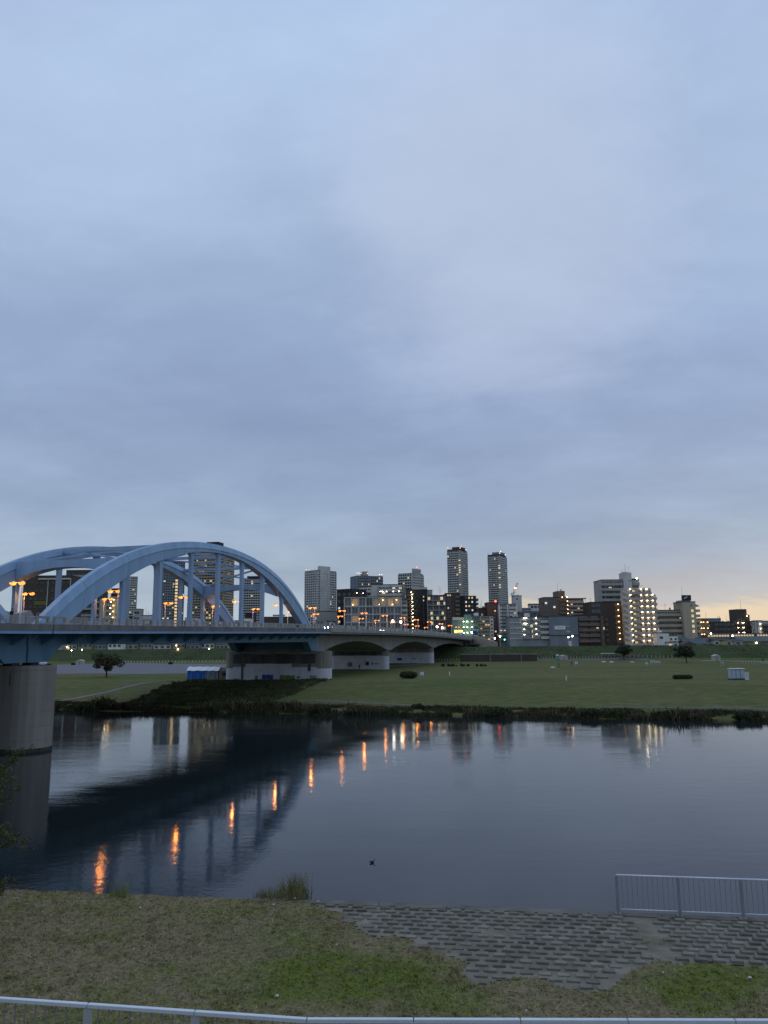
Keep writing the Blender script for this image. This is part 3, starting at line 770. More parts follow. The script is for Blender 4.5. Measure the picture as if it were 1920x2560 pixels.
class Bld:
    """a block whose front runs from photo column px0 to px1 at distance Y0..Y1; everything else is in its own metres"""
    def __init__(s, label, px0, px1, ytop, Y, D=12., wall=GREY, cat='apartment block', name='apartment_building', dY=0., zb=CITY_Z, group=None, body=True, roof=ROOFD, wname='wall'):
        a, c = at(px0, ytop, Y), at(px1, ytop, Y + dY)
        s.px0, s.px1 = px0, px1
        s.W = math.hypot(c[0] - a[0], c[1] - a[1]); s.D = D; s.zb = zb; s.yaw = math.atan2(c[1] - a[1], c[0] - a[0])
        s.H = (a[2] + c[2]) / 2 - zb; s.Y = Y + dY / 2; s.wall = wall
        s.o = (a[0], a[1], zb)
        s.r = thing(name, label, cat, s.o, s.yaw, group)
        if body:
            box(wname, 0, s.W, 0, D, 0, s.H, wall, s.r)
            box('roof', -.15, s.W + .15, -.15, D + .15, s.H + .003, s.H + .35, roof, s.r)
    def a(s, px): return s.W * (px - s.px0) / (s.px1 - s.px0)
    def z(s, py): return at((s.px0 + s.px1) / 2, py, s.Y)[2] - s.zb
    def rng(s, f): return s.D if f in ('right', 'left') else s.W
    def xy(s, f, a, o):
        return {'front': (a, -o), 'right': (s.W + o, a), 'left': (-o, s.D - a)}[f]
    def rot(s, f): return {'front': 0, 'right': math.pi / 2, 'left': -math.pi / 2}[f]
    def fb(s, name, f, a0, a1, o0, o1, z0, z1, m):
        x0, y0 = s.xy(f, a0, o0); x1, y1 = s.xy(f, a1, o1)
        return box(name, min(x0, x1), max(x0, x1), min(y0, y1), max(y0, y1), z0, z1, m, s.r)
    def levels(s, n, ztop, zbot): return [ztop - (ztop - zbot) * i / n for i in range(1, n + 1)]    # floor levels from the top
    def balconies(s, zs, m, f='front', a0=0., a1=None, h=1.1, out=1.3, slab=.2, fh=None):
        a1 = s.rng(f) if a1 is None else a1
        b = MB(); L = a1 - a0
        b.box(0, L, -out, 0, -slab, 0); b.box(0, L, -out, -out + .14, 0, h); b.box(0, .12, -out + .14, 0, 0, h); b.box(L - .12, L, -out + .14, 0, 0, h)
        me = b.mesh('balcony', m)
        for z in zs:
            x, y = s.xy(f, a0, .0); link('balcony', me, s.r, (x, y, z), s.rot(f))
    def fins(s, al, z0, z1, m, f='front', out=1.4, t=.22, name='pillar'):
        for a in al: s.fb(name, f, a - t / 2, a + t / 2, .01, out, z0, z1, m)
    def windows(s, zs, bays, w=1.6, h=1.5, sill=.9, f='front', a0=0., a1=None, lit=.08, fr=STEEL_D, glass=GLASS, off=.02, skip=0., mats=(LIT_W, LIT_Y, LIT_C, LIT_W)):
        a1 = s.rng(f) if a1 is None else a1; d = (a1 - a0) / bays
        for z in zs:
            for i in range(bays):
                if random.random() < skip: continue
                me = win_mesh(random.choice(mats) if random.random() < lit else glass, fr)
                x, y = s.xy(f, a0 + d * (i + .5), off); link('window', me, s.r, (x, y, z + sill), s.rot(f), (min(w, d * .92), 1, h))
    def lamps(s, zs, al, f='front', o=.35, m=None, dz=2.35):
        me = lampm(m or LAMP_C)
        for z in zs:
            for a in al:
                x, y = s.xy(f, a, o); link('corridor_lamp', me, s.r, (x, y, z + dz + .1), s.rot(f))
    def tower(s, n, ztop, zbot, faces, band=LGREY, bays=(8, 6), lit=.05, out=.9, h=1.0, fin=.25, fm=None, glass=GLASS):
        """far high-rise: every storey has its own balcony band, posts and panes, too small to be picked apart one by one"""
        fh = (ztop - zbot) / n; B, P, G, Lt = MB(), MB(), MB(), MB()
        for f, nb in zip(faces, bays):
            R = s.rng(f); d = R / nb
            def bx(mb, a0, a1, o0, o1, z0, z1, mi=0):
                x0, y0 = s.xy(f, a0, o0); x1, y1 = s.xy(f, a1, o1)
                mb.box(min(x0, x1), max(x0, x1), min(y0, y1), max(y0, y1), z0, z1, mi)
            for i in range(n):
                z = ztop - fh * (i + 1); bx(B, 0, R, .02, out, z - .1, z + h)
                for k in range(nb):
                    t = random.random()
                    a, c = k * d + d * .08, k * d + d * .92
                    if t < lit: bx(Lt, a, a + (c - a) * random.uniform(.35, 1), .05, .16, z + h + .02, z + fh - .25, random.choice((0, 0, 1, 2)))
                    else: bx(G, a, c, .05, .13, z + h + .02, z + fh - .25)
            for k in range(nb + 1): bx(P, min(max(k * d - fin / 2, 0), R - fin), min(max(k * d + fin / 2, fin), R), .02, out + .06, zbot, ztop)
        B.build('balcony_band', band, s.r, kind='stuff'); P.build('pillar', fm or band, s.r, kind='stuff'); G.build('window', glass, s.r, kind='stuff')
        if Lt.v: Lt.build('lit_window', [LIT_W, LIT_Y, LIT_C], s.r, kind='stuff')
    def pent(s, px0, px1, ytop, m=None, d0=1.5, d1=None, name='plant_room'):
        a0, a1 = s.a(px0), s.a(px1); z = s.z(ytop); d1 = d1 or s.D - 1.5
        box(name, a0, a1, d0, d1, s.H + .36, z, m or s.wall, s.r)
    def mast(s, px, ytop, d=3., t=.09, base=None, bars=0):
        a = s.a(px); z = s.z(ytop); b = MB(); z0 = base if base is not None else s.H + .35
        b.tube([(a, d, z0), (a, d, z)], [t, t * .5], 5)
        for i in range(bars):
            zz = z - .4 - i * .7; b.bar((a - .9 + .2 * i, d, zz), (a + .9 - .2 * i, d, zz), .06, .06)
        b.build('antenna', STEEL_D, s.r)
    def tank(s, px, ytop, r=1.1, d=3., m=None):
        a = s.a(px); z = s.z(ytop); b = MB(); b.tube([(a, d, s.H + .35), (a, d, z - .2), (a, d, z)], [r, r, r * .6], 12)
        b.build('water_tank', m or LGREY, s.r)
    def beacon(s, px, py, d=.5, m=None, r=.45):
        a = s.a(px); b = MB(); b.tube([(a, d, s.H + .35), (a, d, max(s.H + .5, s.z(py)))], .08, 5); b.ball((a, d, max(s.H + .9, s.z(py) + r)), r, 8, 6, 1)
        b.build('beacon', [STEEL_D, BEAC if m is LAMP_W or m is None else m], s.r)

# --- seen through the arch ------------------------------------------------------
B = Bld('dark glass-fronted office block behind the left part of the arch', 60, 180, 1440, 430, 16, DBROWN, 'office building', 'office_building')
zs = B.levels(9, B.H - .8, 3)
B.windows(zs[4:], 6, 3.2, 2.4, .4, a0=B.a(98), lit=.02, fr=STEEL); B.windows(zs[:4], 9, 2.2, 1.6, .9, lit=.03, fr=DBROWN)
B.fins([B.a(q) for q in (122, 142, 152, 178)], 3, B.H - 1.5, LGREY, out=.5, t=.28); B.fb('sign_board', 'front', B.a(90), B.a(122), .12, .3, B.z(1512), B.z(1503), mat('sign_olive', (.16, .16, .03)))
B.fb('canopy', 'front', B.a(98), B.a(178), .02, .9, B.z(1449), B.z(1446), LGREY)
B = Bld('dark banded block with pale balconies right of the glass office', 166, 252, 1426, 520, 16, DBROWN)
zs = B.levels(12, B.H, 3); B.balconies(zs, GREY, out=1.2); B.windows(zs, 7, 1.9, 1.8, .3, lit=.07)
B = Bld('mid-rise with thin pale floor bands behind the beige stair block', 278, 303, 1472, 560, 14, DBROWN)
zs = B.levels(13, B.H, 3); B.balconies(zs, LGREY, out=1.1, h=.9); B.windows(zs, 4, 1.6, 1.7, .3, lit=.12)
B = Bld('beige block with two columns of stair lights seen under the arch', 250, 302, 1497, 415, 12, BEIGE)
zs = B.levels(9, B.H - .5, 1.5)
B.fb('stair_recess', 'front', B.a(267), B.a(283), .01, .12, 1, B.H - .4, BROWN)
B.balconies(zs, BEIGE, a0=B.a(267), a1=B.a(283), out=.8, h=.9)
B.lamps(zs, [B.a(278)], o=.5, dz=1.9); B.lamps([z + 1.2 for z in zs], [B.a(285)], o=.3, dz=2, m=LAMP_A); B.windows(zs[2:], 1, 1.0, 1.0, 1., a0=B.a(288), a1=B.a(298), lit=0)
B = Bld('slender grey tower with dotted balconies behind a hanger', 309, 344, 1442, 800, 18, GREY, 'high-rise', 'residential_tower', dY=4)
B.tower(30, B.H - 1, 4, ('front', 'left'), LGREY, (6, 5), .1)
B = Bld('small grey block with square openings beside the slender tower', 336, 349, 1523, 520, 9, GREY); zs = B.levels(7, B.H, 2); B.windows(zs, 2, 1.7, 1.5, .8, lit=.15)
B = Bld('low plain grey block with roof aerials under the arch', 355, 381, 1539, 470, 9, LGREY, 'building', 'low_building'); B.mast(361, 1514); B.mast(367, 1528, bars=2); B.tank(374, 1536, .5)
B.windows(B.levels(4, B.H - 2, 2), 3, 1.2, 1.2, .8)
B = Bld('dark tower with a column of lit landings behind the arch hangers', 410, 463, 1403, 700, 20, BLACKW, 'high-rise', 'residential_tower', dY=8)
B.tower(32, B.H - 1, 3, ('front', 'left'), SLATE, (9, 5), .05, fm=GREY)
b = MB()
for i in range(26): b.box(B.a(440), B.a(446), -1.05, -.95, B.H - 7 - i * 2.9, B.H - 5.2 - i * 2.9)
b.build('lit_landing', LIT_W, B.r, kind='stuff')
B = Bld('broad tan tower with a black roof box rising above the arch crown', 486, 561, 1374, 760, 24, TAN, 'high-rise', 'residential_tower', dY=-6)
B.tower(36, B.H - 2, 3, ('front', 'right'), BEIGE, (11, 6), .13, out=1.1); B.pent(513, 543, 1354, BLACKW, 3, 16); B.beacon(549, 1368); B.beacon(558, 1369)
B = Bld('grey tower with dark roof cap behind the right end of the arch', 605, 651, 1448, 900, 22, GREY, 'high-rise', 'residential_tower')
B.tower(26, B.H - 1, 3, ('front', 'left'), LGREY, (8, 5), .06); B.pent(617, 646, 1440, BLACKW)
B = Bld('small black block low under the right end of the arch', 613, 634, 1533, 440, 10, BLACKW, 'building', 'low_building'); B.windows(B.levels(5, B.H - 1, 1), 3, 1.2, 1.2, .8)
B = Bld('long low dark roofed shed low under the right end of the arch', 660, 760, 1543, 420, 14, DBROWN, 'building', 'low_building'); B.windows(B.levels(3, B.H - 3, 0), 10, 1.5, 1.3, .9, lit=.1)
B.fb('roof_rail', 'front', B.a(682), B.a(712), .1, .2, B.H + .5, B.H + 1.4, STEEL_D)
B = Bld('white curved-roof hall low behind the arch', 610, 626, 1546, 405, 9, WHITEW, 'building', 'low_building')
B.windows([B.H - 3], 3, 1, 1, .5)

# --- right of the arch ------------------------------------------------------------
B = Bld('pale grey high-rise with a raised centre, right of the arch foot', 763, 794, 1427, 900, 30, GREY, 'high-rise', 'residential_tower', dY=-14)
B.tower(30, B.H - 1, 3, ('front', 'right'), LGREY, (6, 8), .06, fin=.6, glass=GLASS_L); box('raised_core', B.W - 4, B.W + .6, 4, 20, 0, B.z(1416), LGREY, B.r)
B.beacon(765, 1424, m=LAMP_W, r=.35); B.beacon(772, 1425, m=LAMP_W, r=.3)
B = Bld('low grey house-like block right of the arch foot', 791, 842, 1529, 430, 12, GREY, 'building', 'low_building')
zs = B.levels(4, B.H - 2, 0); B.windows(zs, 2, 2.6, 1.6, .8, a0=B.a(815), a1=B.a(840), lit=0); B.windows(zs, 2, .8, 1.1, 1.1, a0=B.a(793), a1=B.a(808), lit=0)
B = Bld('black apartment slab with a lit stair, left of the grid-fronted block', 842, 880, 1474, 440, 14, BLACKW, dY=-6)
zs = B.levels(9, B.H - .5, 1); B.windows(zs, 3, 1.5, 1.4, .9, lit=.2); B.balconies(zs, DBROWN, 'right', h=1.0)
B.lamps(zs[:1], [3., 9.], 'right', 1.1)
B = Bld('blue-grey high-rise with lit roof rail behind the stepped block', 893, 925, 1440, 850, 22, SLATE, 'high-rise', 'residential_tower', dY=6)
B.tower(24, B.H - 2, 3, ('front', 'right'), BGREY, (6, 5), .1)
B.pent(911, 922, 1428, GREY, 2, 12); [B.beacon(q, 1434, m=LAMP_W, r=.4) for q in (893, 898, 903, 919)]
B2 = Bld('darker right wing of the blue-grey high-rise with lit roof rail', 925, 957, 1441, 862, 20, SLATE, 'high-rise', 'residential_tower', dY=4)
B2.tower(24, B2.H - 1, 3, ('front',), BGREY, (6,), .14); [B2.beacon(q, 1437, m=LAMP_W, r=.4) for q in (949, 955)]
B = Bld('grey high-rise with a square roof tower behind the stepped block', 996, 1030, 1434, 880, 24, GREY, 'high-rise', 'residential_tower', dY=-10)
B.tower(26, B.H - 1, 3, ('front', 'right'), LGREY, (6, 8), .04, out=1.3); box('raised_core', B.W - 2.5, B.W + .5, 4, 19, 0, B.z(1422), GREY, B.r); B.beacon(1036, 1420, 6, RED_L)
B = Bld('stepped grey apartment block above the grid-fronted one', 928, 1012, 1462, 450, 14, LGREY)
zs = B.levels(5, B.H - .6, B.z(1495)) if False else [B.z(q) for q in (1477, 1489, 1501, 1513, 1525)]
B.balconies(zs, LGREY, a0=B.a(947), a1=B.a(1005), out=1.5); B.windows(zs, 7, 2.0, 1.9, .2, a0=B.a(947), a1=B.a(1005), lit=.05)
B.lamps(zs[1:2], [B.a(q) for q in (951, 956, 966, 983, 997)], o=1.2)
B.fins([B.a(q) for q in (947, 976, 1005)], B.z(1530), B.H - .3, GREY)
B.fb('side_bay', 'front', B.a(1006), B.a(1012), .01, 2.2, 2, B.H - .5, BGREY); B.mast(1010, 1448)
C2 = Bld('slanting wing of balconies stepping up to the grey apartment block', 898, 928, 1468, 452, 12, LGREY, dY=-3); zs = [C2.z(q) for q in (1481, 1493, 1505)]
C2.balconies(zs, LGREY); C2.windows(zs, 3, 2, 1.9, .2, lit=.0)
B = Bld('grid-fronted concrete and glass block with warm lit rooms', 861, 1003, 1493, 410, 14, DGLASS, 'apartment block')
zl = [B.z(q) for q in (1516, 1536, 1556, 1577)]; nb = 8
for i, z in enumerate(zl):
    top = B.H - .3 if i == 0 else zl[i - 1] - .3
    for k in range(nb):
        lit = (i == 0 and k in (1, 4, 5, 6, 7)) or (i == 2 and k == 1)
        d = B.W / nb
        me = win_mesh(LIT_DIM if lit else GLASS_L, STEEL) if False else win_mesh(random.choice((emit('lit_room', (.70, .46, .24), .26, False), emit('dim_room', (.62, .46, .30), .12, False))) if lit else random.choice((GLASS, GLASS_L)), STEEL)
        x, y = B.xy('front', d * (k + .5), .02); link('window', me, B.r, (x, y, z + .15), 0, (d * .86, 1, (top - z) * .94))
    B.fb('floor_slab', 'front', 0, B.W, .02, 1.2, z - .3, z, LGREY)
B.fb('floor_slab', 'front', 0, B.W, .02, 1.2, B.H - .3, B.H, LGREY)
B.fins([B.W * k / nb for k in range(nb + 1)], 0, B.H, LGREY, out=1.1, t=.35)
B.lamps([zl[0]], [B.a(q) for q in (882, 949, 981)], o=.8, dz=.9, m=LAMP_A); B.lamps([zl[0]], [B.a(991), B.a(957)], o=.8, dz=3.2, m=LAMP_A)
B = Bld('narrow grey service block joined right of the grid-fronted one', 1004, 1018, 1500, 414, 12, GREY, 'building', 'low_building'); zs = [B.z(q) for q in (1516, 1528, 1540, 1552, 1564)]; B.balconies(zs, LGREY, out=.9); B.windows(zs, 1, 2, 1.6, .6, lit=.2)
B = Bld('black block edged by a zigzag of stair lights', 1016, 1068, 1473, 430, 16, BLACKW)
zs = [B.z(1480 + 9.4 * i) for i in range(1, 12)]
B.fb('stair_recess', 'front', B.a(1016), B.a(1031), .01, .1, 0, B.H - .5, DBROWN); B.balconies(zs, BROWN, a0=B.a(1016), a1=B.a(1031), out=1.0, h=.9)
B.lamps(zs, [B.a(1028)], o=.7, dz=1.9); B.lamps([z - 1.2 for z in zs], [B.a(1030.5)], o=1.1, dz=1.9); B.windows(zs[1:9], 1, .7, 1.0, 1., a0=B.a(1057), a1=B.a(1060), lit=.3)
B.fb('roof_fascia', 'front', B.a(1030), B.W, .01, .35, B.H - .1, B.H + 1.1, mat('pale_green_fascia', (.42, .46, .38)))
B.mast(1062, 1462, bars=1)
B = Bld('pale green-roofed block peeping out behind the stair-light block', 1062, 1081, 1476, 446, 12, mat('pale_green_fascia', (.42, .46, .38)), 'building', 'low_building'); B.windows(B.levels(6, B.H - 1, 2), 2, 1.2, 1.1, .8, lit=.1)
B = Bld('dark apartment block with a grid of pale floor lines', 1068, 1116, 1489, 420, 14, BLACKW)
zs = [B.z(1489 + 12.4 * i) for i in range(1, 9)]
B.balconies(zs, BGREY, out=1.3, h=.35); B.fins([B.a(q) for q in (1068.5, 1082, 1097, 1112)], 0, B.H, GREY, out=1.2, t=.3); B.windows(zs, 6, 2.0, 1.9, .2, lit=.06)
for px, k in ((1078, 3), (1106, 3), (1079, 4), (1093, 4), (1079, 5)):
    x, y = B.xy('front', B.a(px), .13); link('window', win_mesh(LIT_Y, STEEL), B.r, (x, y, zs[k] + .3), 0, (1.3, 1, 1.8))
B = Bld('dark brown tiled block with small paired windows', 1114, 1150, 1484, 418, 14, DBROWN)
zs = [B.z(1484 + 10.6 * i) for i in range(1, 9)]; B.windows(zs, 2, .7, 1.0, .9, a0=B.a(1117), a1=B.a(1128), lit=.25); B.balconies(zs, BROWN, a0=B.a(1138), a1=B.a(1148), out=1.0)
B.mast(1099, 1462); B.mast(1103, 1468)
B = Bld('blue-black block with lit paired windows under the left twin tower', 1149, 1190, 1491, 424, 14, BLACKW)
zs = [B.z(1491 + 10.3 * i) for i in range(1, 8)]; B.windows(zs, 3, .9, 1.1, .9, a0=B.a(1161), a1=B.a(1184), lit=.6, mats=(LIT_C, GLASS_L, LIT_W)); B.balconies(zs, BROWN, 'right')
# the two tall towers
for k, (x0, xc, x1, yt, lab) in enumerate(((1118, 1149, 1178, 1374, 'taller left one of two dark high-rise towers, warm lights on its roof'),
                                         (1219, 1248, 1275, 1387, 'right one of two dark high-rise towers, near the construction crane'))):
    B = Bld(lab, x0, xc, yt, 1010, 30, DBROWN, 'high-rise', 'residential_tower', dY=-7)
    B.tower(39, B.H - 1.5, 4, ('front', 'right'), LGREY, (7, 7), .03, out=1.0, h=.95)
    box('chamfer_bay', B.W - 1.5, B.W + 1.6, -1.6, 2, 0, B.H - 2, GREY, B.r)
    b = MB(); n = 37
    for i in range(n):
        if random.random() < .42: b.box(B.W - 1.2, B.W + 1.3, -1.72, -1.62, B.H - 6 - i * 3.15, B.H - 4.6 - i * 3.15, random.choice((0, 1)))
    b.build('lit_corner_window', [LIT_W, LIT_C], B.r, kind='stuff')
    b = MB(); zt = B.z(yt - 6.5)
    b.rings([[(B.W * .35, 2, z), (B.W + 1, 2, z), (B.W + 1, 22, z), (B.W * .35, 22, z)] for z in (B.H + .36, zt - .3, zt)]); b.build('plant_room', DBROWN if k == 0 else SLATE, B.r)
    for i in range(5):
        bb = MB(); q = 2.5 + i * 5.4; bb.tube([(B.W + .2, q, B.H + .2), (B.W + .2, q, B.H + 1.6)], .12, 5); bb.box(B.W - .4, B.W + .7, q - .9, q + .9, B.H + 1.6, B.H + 2.3, 1)
        bb.build('roof_floodlight', [STEEL_D, BEAC], B.r)
    B.beacon(x0 + 1, yt - 4, .5, RED_L if k == 0 else STEEL_D, .5); B.beacon(xc - 2, yt - 8, 10, RED_L if k == 0 else LAMP_W, .6)
    B.mast(x0 + 12, yt - 8, 4, .2); B.mast(xc - 8, yt - 10, 4, .2)
B = Bld('red-brown narrow block with a red beacon on its roof', 1218, 1246, 1507, 425, 12, RED)
zs = [B.z(1507 + 8.6 * i) for i in range(2, 11)]; B.windows(zs, 1, 1.0, 1.0, .7, a0=B.a(1234), a1=B.a(1240), lit=.3, glass=GLASS_L); B.windows(zs, 1, .8, 1.0, .7, a0=B.a(1241), a1=B.a(1245), lit=.2)
B.beacon(1239.5, 1508, 1, RED_L, .55)
B = Bld('low brown block with a white drum tank left of the red-brown one', 1191, 1219, 1521, 432, 12, BROWN); B.tank(1214, 1515, 1.6); zs = B.levels(6, B.H, 0); B.windows(zs, 3, 1.2, 1.1, .9, lit=.05)
B.mast(1206, 1497); B.mast(1203, 1506)
B = Bld('white-framed grey balcony block beside the red-brown one', 1246, 1291, 1511, 420, 13, GREY)
zs = [B.z(1513 + 8.7 * i) for i in range(1, 11)]; B.balconies(zs, LGREY, a0=.3, a1=B.a(1254), out=1.0); B.balconies(zs, GREY, a0=B.a(1255), a1=B.a(1267), out=1.2); B.balconies(zs, LGREY, a0=B.a(1272), a1=B.W - .2, out=1.0)
B.fins([.2, B.a(1268.5), B.W - .2], 0, B.H, WHITEW, out=1.1, t=.5); B.windows(zs, 5, 1.2, 1.4, .5, lit=.08)
B = Bld('tan balcony block with white end wall and roof tanks beyond the viaduct', 1180, 1233, 1541, 405, 12, WHITEW)
zs = [B.z(1542 + 8.9 * i) for i in range(1, 8)]; B.balconies(zs, TAN, a0=0, a1=B.a(1224), out=1.3, h=1.0); B.windows(zs, 7, 1.5, 1.6, .3, a1=B.a(1224), lit=.12); B.windows(zs, 1, .9, .9, .9, a0=B.a(1226), a1=B.a(1232), lit=0)
B.tank(1192, 1532, 1.3, 3, WHITEW); B.tank(1207, 1534, .5, 3, WHITEW); B.fins([B.a(1201)], 0, B.H, LGREY, out=1.4)
B = Bld('teal-green block with a tall stair tower and yellow landing lights', 1133, 1196, 1549, 398, 10, TEAL)
B.fb('stair_tower', 'front', B.a(1160), B.a(1178), .01, 1.0, 0, B.z(1537), TEAL); zs = [B.z(q) for q in (1562, 1576, 1590)]
B.lamps(zs, [B.a(q) for q in (1158, 1167, 1179)], o=1.3, dz=1.6); B.windows(zs, 2, 1.3, 1.6, .6, a0=B.a(1183), a1=B.a(1195), lit=0)
B.fb('parapet', 'front', B.a(1131), B.a(1160), .01, .5, B.H - .2, B.z(1543), LGREY)
tag(box('hoarding', *sum(([at(q, 1585, 388)[0]] for q in (1182, 1192)), []), 388, 388.4, at(1185, 1588, 388)[2], at(1185, 1577, 388)[2], mat('hoarding_blue', (.02, .07, .34))), 'small bright blue hoarding panel at the end of the viaduct', 'hoarding')
B = Bld('white block with a tall blank tower beside the crane', 1286, 1304, 1490, 450, 8, LGREY, 'building', 'low_building'); B.windows([B.z(1499)], 1, 1.2, .8, 0, a0=B.a(1289), a1=B.a(1295), lit=0); B.tank(1296, 1486, .6); B.mast(1290, 1478, bars=2); B.mast(1298, 1470)
B = Bld('blue-grey low block with bright lit stair landings', 1273, 1372, 1544, 398, 12, BGREY)
zs = [B.z(1543 + 13.4 * i) for i in range(1, 5)]
for z in zs: B.fb('floor_band', 'front', 0, B.W, .01, .25, z - .2, z + .15, LGREY)
B.balconies(zs, BGREY, a0=B.a(1306), a1=B.a(1324), out=1.0); B.balconies(zs, BGREY, a0=B.a(1332), a1=B.a(1346), out=1.0)
B.lamps(zs, [B.a(1339)], o=.7, dz=2.2); B.lamps(zs[:2], [B.a(q) for q in (1309, 1312, 1315)], o=.7, dz=2.2); B.lamps(zs[2:], [B.a(1309)], o=.7, dz=2.0)
B.balconies(zs, LGREY, a0=B.a(1350), a1=B.a(1372), out=1.2); B.windows(zs, 3, 1.4, 1.3, .5, a0=B.a(1350), a1=B.a(1372), lit=.05); B.windows(zs, 2, .9, 1.6, .2, a0=B.a(1325), a1=B.a(1331), lit=.3)
B.tank(1321, 1533, 1.5, 4, WHITEW); B.tank(1288, 1538, .7, 4)
def house(label, px0, px1, ytop, Y, yeave, wall=LGREY, roof=ROOFD, D=8., nw=2, lit=.1, gable=False, zb=CITY_Z):
    s = Bld(label, px0, px1, yeave, Y, D, wall, 'house', 'house', body=False, zb=zb)
    box('wall', 0, s.W, 0, D, 0, s.H, wall, s.r); rz = s.z(ytop) ; e = .4; b = MB(); w = s.W
    if gable: b.v = [(-e, -e, s.H - .1), (w / 2, -e, rz), (w + e, -e, s.H - .1), (-e, D + e, s.H - .1), (w / 2, D + e, rz), (w + e, D + e, s.H - .1)]; b.f = [(0, 2, 1), (3, 4, 5), (0, 1, 4, 3), (1, 2, 5, 4), (2, 0, 3, 5)]
    else: b.v = [(-e, -e, s.H), (-e, D / 2, rz), (-e, D + e, s.H), (w + e, -e, s.H), (w + e, D / 2, rz), (w + e, D + e, s.H)]; b.f = [(0, 1, 2), (3, 5, 4), (0, 3, 4, 1), (1, 4, 5, 2), (2, 5, 3, 0)]
    b.m = [0] * 5; b.build('roof', roof, s.r)
    s.windows([s.H - 2.6] + ([s.H - 5.4] if s.H > 6 else []), nw, 1.5, 1.2, .7, lit=lit)
    return s
for a in (('white hillside house left of the brown roof-tower block', 1326, 1360, 1508, 460, 1512, WHITEW, ROOFD), ('white house with dark roof beside the blank white tower', 1296, 1327, 1519, 452, 1524, LGREY, ROOFD),
          ('pale house stacked below the white hillside house', 1300, 1345, 1528, 430, 1532, BGREY, ROOFD), ('small grey house under the brown roof-tower block', 1342, 1375, 1530, 425, 1534, GREY, ROOFD)):
    house(*a, nw=4)
# brown block with a roof tower
B = Bld('brown block with roof tower and amber-lit landings', 1359, 1416, 1494, 415, 14, BROWN)
zs = [B.z(1494 + 10.2 * i) for i in range(1, 6)]; B.pent(1395, 1414, 1477, BROWN); B.mast(1398, 1455); B.tank(1406, 1472, .5); B.windows(zs, 3, 1.3, 1.2, .9, a1=B.a(1390), lit=.12, mats=(LIT_C,))
B.balconies(zs, BROWN, a0=B.a(1398), a1=B.a(1416), out=1.0); B.lamps(zs, [B.a(1405), B.a(1417)], o=.7, m=LAMP_A); B.fb('side_ledge', 'front', -1.4, 0, -3, -.02, B.z(1508), B.z(1504), BROWN)
B = Bld('set-back wing of the brown roof-tower block with amber lights', 1416, 1458, 1497, 424, 12, BROWN); zs = [B.z(1497 + 10.2 * i) for i in range(1, 5)]
B.balconies(zs, PINK, out=1.1); B.lamps(zs[:2], [B.a(1431), B.a(1446)], o=.7, m=LAMP_A); B.windows(zs, 5, 1.2, 1.4, .5, lit=.1)
B.fb('roof_eave', 'front', -.2, B.W + 1.4, -2, 1.2, B.H - .1, B.H + .34, DBROWN)
# windowless blue-grey box with a white sign
B = Bld('windowless slate-blue box building with a white wall sign', 1372, 1444, 1541, 396, 14, SLATE, 'commercial building', 'warehouse')
B.fb('ledge', 'front', 0, B.W, .01, .3, B.z(1589), B.z(1587), DBROWN)
b = MB(); x0, x1, z0, z1 = B.a(1385), B.a(1412), B.z(1573.5), B.z(1564.5)
b.box(x0, x1, -.2, -.02, z0, z1); sg = b.build('wall_sign', mat('sign_white', (.72, .73, .74)), B.r)
b = MB(); zc = (z0 + z1) / 2; lw = x1 - x0
for k in range(16):
    t0, t1 = 2 * math.pi * k / 16, 2 * math.pi * (k + 1) / 16
    b.bar((x0 + lw * .22 + .8 * math.cos(t0), -.215, zc + .5 * math.sin(t0)), (x0 + lw * .22 + .8 * math.cos(t1), -.215, zc + .5 * math.sin(t1)), .02, .14)
for i, (u, hh) in enumerate(((.42, .4), (.5, .55), (.58, .5), (.66, .35), (.74, .5), (.82, .4))):
    xx = x0 + lw * u; b.box(xx - .17, xx + .1, -.215, -.202, zc - hh * .6, zc + hh * .4)
b.build('sign_lettering', mat('sign_grey', (.28, .30, .34)), sg)
B.fb('shutter', 'front', B.a(1417), B.a(1426), .01, .1, 1, B.z(1603), LGREY); B.fb('sign_arm', 'front', B.a(1415), B.a(1423), .01, .5, B.z(1567), B.z(1566), LGREY); B.fb('sign_arm', 'front', B.a(1415), B.a(1423), .01, .5, B.z(1580.5), B.z(1579), WHITE)
B = Bld('brown balcony block with a flagpole in front, right of the sign building', 1444, 1501, 1537, 398, 12, DBROWN)
zs = [B.z(1537 + 13.6 * i) for i in range(1, 6)]; B.balconies(zs, BROWN, a1=B.a(1496), out=1.4, h=1.25); B.windows(zs, 7, 1.5, 1.8, .2, a1=B.a(1496), lit=.05); B.fins([B.a(1471), B.a(1497)], 0, B.H, DBROWN)
B = Bld('brown stepped end block with small landing lamps facing the tall pair', 1501, 1528, 1539, 402, 12, BROWN, dY=6); zs = [B.z(1538 + 13 * i) for i in range(1, 6)]
B.balconies(zs, BROWN, a0=B.a(1509), out=1.2); B.lamps(zs, [B.a(1524)], o=.8, dz=1.8); B.windows(zs, 2, 1.1, 1.5, .5, lit=.25)
B.tank(1506, 1529, .5); B.tank(1515, 1531, .8, 3, WHITEW)
B = Bld('dark brown mid-rise with a column of amber lamps by the white lit block', 1474, 1552, 1506, 404, 14, DBROWN); zs = [B.z(1506 + 14.6 * i) for i in range(1, 8)]
B.windows(zs, 2, 1.8, 1.5, .8, a0=B.a(1478), a1=B.a(1500), lit=.04); B.fb('stair_recess', 'front', B.a(1536), B.a(1549), .01, .1, 1, B.H - .8, BROWN); B.balconies(zs, BROWN, a0=B.a(1537), a1=B.a(1551), out=1.2, h=1.0)
B.lamps(zs, [B.a(1543.5)], o=.8, m=LAMP_A, dz=2.0); B.mast(1481, 1494, bars=3); B.mast(1467, 1490)
